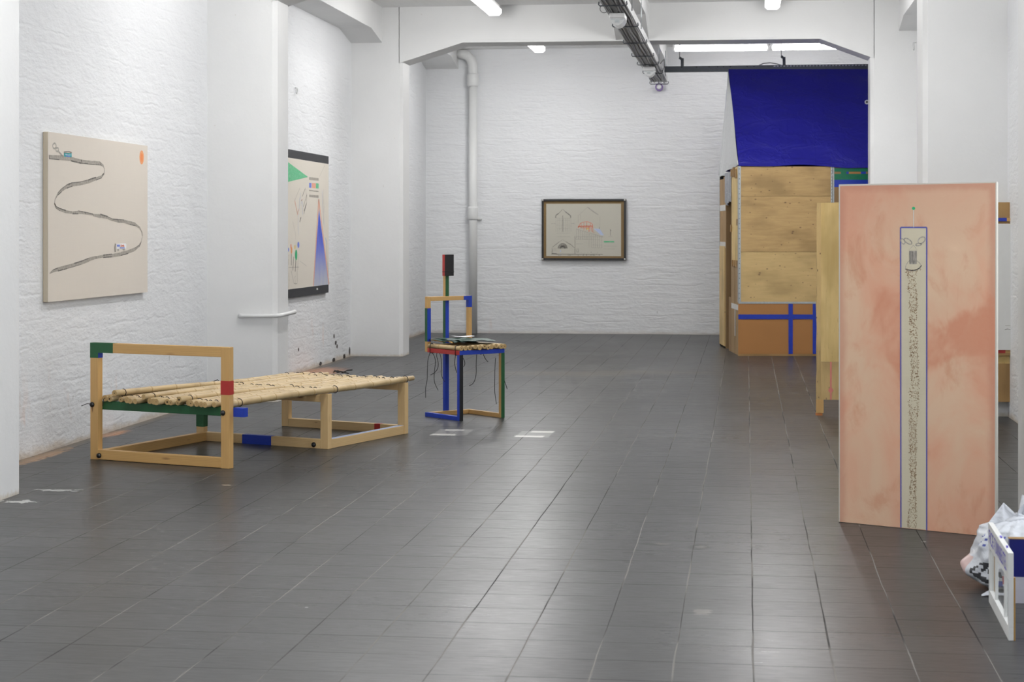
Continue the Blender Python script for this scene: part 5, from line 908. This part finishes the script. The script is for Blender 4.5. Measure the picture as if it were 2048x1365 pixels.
def bagmi(u,v):
    a=u*2*PI
    if math.sin(a*9+v*30)+.7*math.sin(v*55+a*6)+.8*math.sin(a*31-v*47)>-.15 and ((a-3.86)/.36)**2+((v-.27)/.15)**2<1: return 1
    if 3.0<a<3.38 and .13<v<.46: return 2
    if abs(v-.30-1.1*(a-4.36))<.06 and 4.24<a<4.52: return 3
    if .08<v<.17 and 3.95<a<4.2: return 4
    if .62<v<.80 and 3.3<a<4.2 and math.sin(a*34)*math.sin(v*70)>.45: return 4
    return 0
mb=MB(); mb.grid(bagpt,110,64,mif=bagmi); link('bag_body',mb,[m_bag,m_bagd,m_bagp,m_bagr,m_bagb],t)
kz=bc+Z*(BH+.002)
mb=MB(); mb.ring(kz,(0,0,1),.020,.011,14); mb.ring(kz+Z*.008,(.4,.2,1),.016,.010,14); mb.tube([kz+Vector((-.06,-.02,-.012)),kz+Vector((-.02,-.022,.0)),kz+Vector((.03,-.016,.004))],[.010,.014,.010],8); link('knot',mb,m_bag,t)
def ear(d,hh,w,lean,drop=0):
    d=Vector(d).normalized(); s=Vector((-d.y,d.x,0))
    def f(u,v):
        ww=(.012+w*math.sin(PI*min(1,v*.75+.08))*(1-v**3*.85)); x=(u-.5)*2
        return kz+d*(lean*v)+s*(ww*x)+Z*(hh*v-drop*v*v+.012*math.sin(x*5+v*4)*v)+d*(.010*math.cos(x*7)*v)
    return f
mb=MB(); mb.grid(ear((.5,-.3,0),.085,.035,.02),12,10); mb.grid(ear((.9,.4,0),.06,.04,.05),12,10); link('ear',mb,m_bag,t)
def flap(u,v):
    b=bc+Vector((-.135+.135*u,-.03+.02*math.sin(u*3),.235+.03*u)); a=bc+Vector((-.062,-.005,.326))
    p=b.lerp(a,v**.9); return p+Vector((0,-.022*math.sin(PI*u)*(1-v)*(.6+.4*math.sin(u*14+v*3)),.006*math.sin(u*9)*(1-v)))
mb=MB(); mb.grid(flap,18,10); link('ear',mb,m_bag,t)
mb=MB(); mb.grid(lambda u,v:Vector((.875+.16*u,6.905+.05*v+.03*u-.03*(1-u)*(v-.5),.004+.010*math.sin(u*9)*v+.022*v*u+.004*math.sin(v*12+u*5))),18,8); link('loose_flap',mb,m_bag,t)

# ================= light =================
w=bpy.data.worlds.new('daylight'); sc.world=w; w.use_nodes=True; w.node_tree.nodes['Background'].inputs[0].default_value=(.86,.92,1,1); w.node_tree.nodes['Background'].inputs[1].default_value=WORLD_E
def area(name,loc,rot,sx,sy,e,col):
    l=bpy.data.lights.new(name,'AREA'); l.shape='RECTANGLE'; l.size=sx; l.size_y=sy; l.energy=e; l.color=col
    o=bpy.data.objects.new(name,l); COL.objects.link(o); o.location=loc; o.rotation_euler=rot; return o
DAY=(.93,.965,1.0)
for a,b in (W1,W2): area('daylight_window',(XR+.30,(a+b)/2,2.1),(0,PI/2,0),2.4,b-a,SIDE_E,DAY)
area('daylight_front_window',(-1.15,YF-.3,2.0),(PI/2,0,0),4.9,2.8,FRONT_E,DAY)
for x,y,f,g in LAMPS: 
    area('fluorescent_lamp',(x,y,3.62),(0,0,0),.18,1.5,LAMP_E*f,(1.0,.995,.985))  # at the visible lamps and at the added unseen ones
    for k in (-.5,0,.5):
        l=bpy.data.lights.new('fluorescent_glow','POINT'); l.energy=POINT_E*g; l.shadow_soft_size=.09; l.color=(1.0,.995,.985); o=bpy.data.objects.new('fluorescent_glow',l); COL.objects.link(o); o.location=(x,y+k,3.52)

# ================= camera =================
cd=bpy.data.cameras.new('camera'); cam=bpy.data.objects.new('camera',cd); COL.objects.link(cam); sc.camera=cam
cam.location=(0,0,1.37); cam.rotation_euler=(PI/2,0,math.radians(7.4226)); cd.sensor_width=36; cd.lens=3600/2048*36; cd.shift_x=0; cd.shift_y=-(682.5-464)/2048; cd.clip_start=.05
cd.dof.use_dof=True; cd.dof.focus_distance=10.6; cd.dof.aperture_fstop=7.1
vs=sc.view_settings; vs.view_transform='Standard'; vs.look='None'; vs.gamma=1; vs.use_curve_mapping=False; vs.exposure=EXPO
sc.cycles.use_denoising=True; sc.cycles.max_bounces=5; sc.cycles.diffuse_bounces=4; sc.cycles.glossy_bounces=3; sc.cycles.transmission_bounces=3; sc.cycles.sample_clamp_indirect=6
sc.cycles.use_adaptive_sampling=True; sc.cycles.adaptive_threshold=.1; sc.cycles.adaptive_min_samples=16; sc.cycles.caustics_reflective=False; sc.cycles.caustics_refractive=False
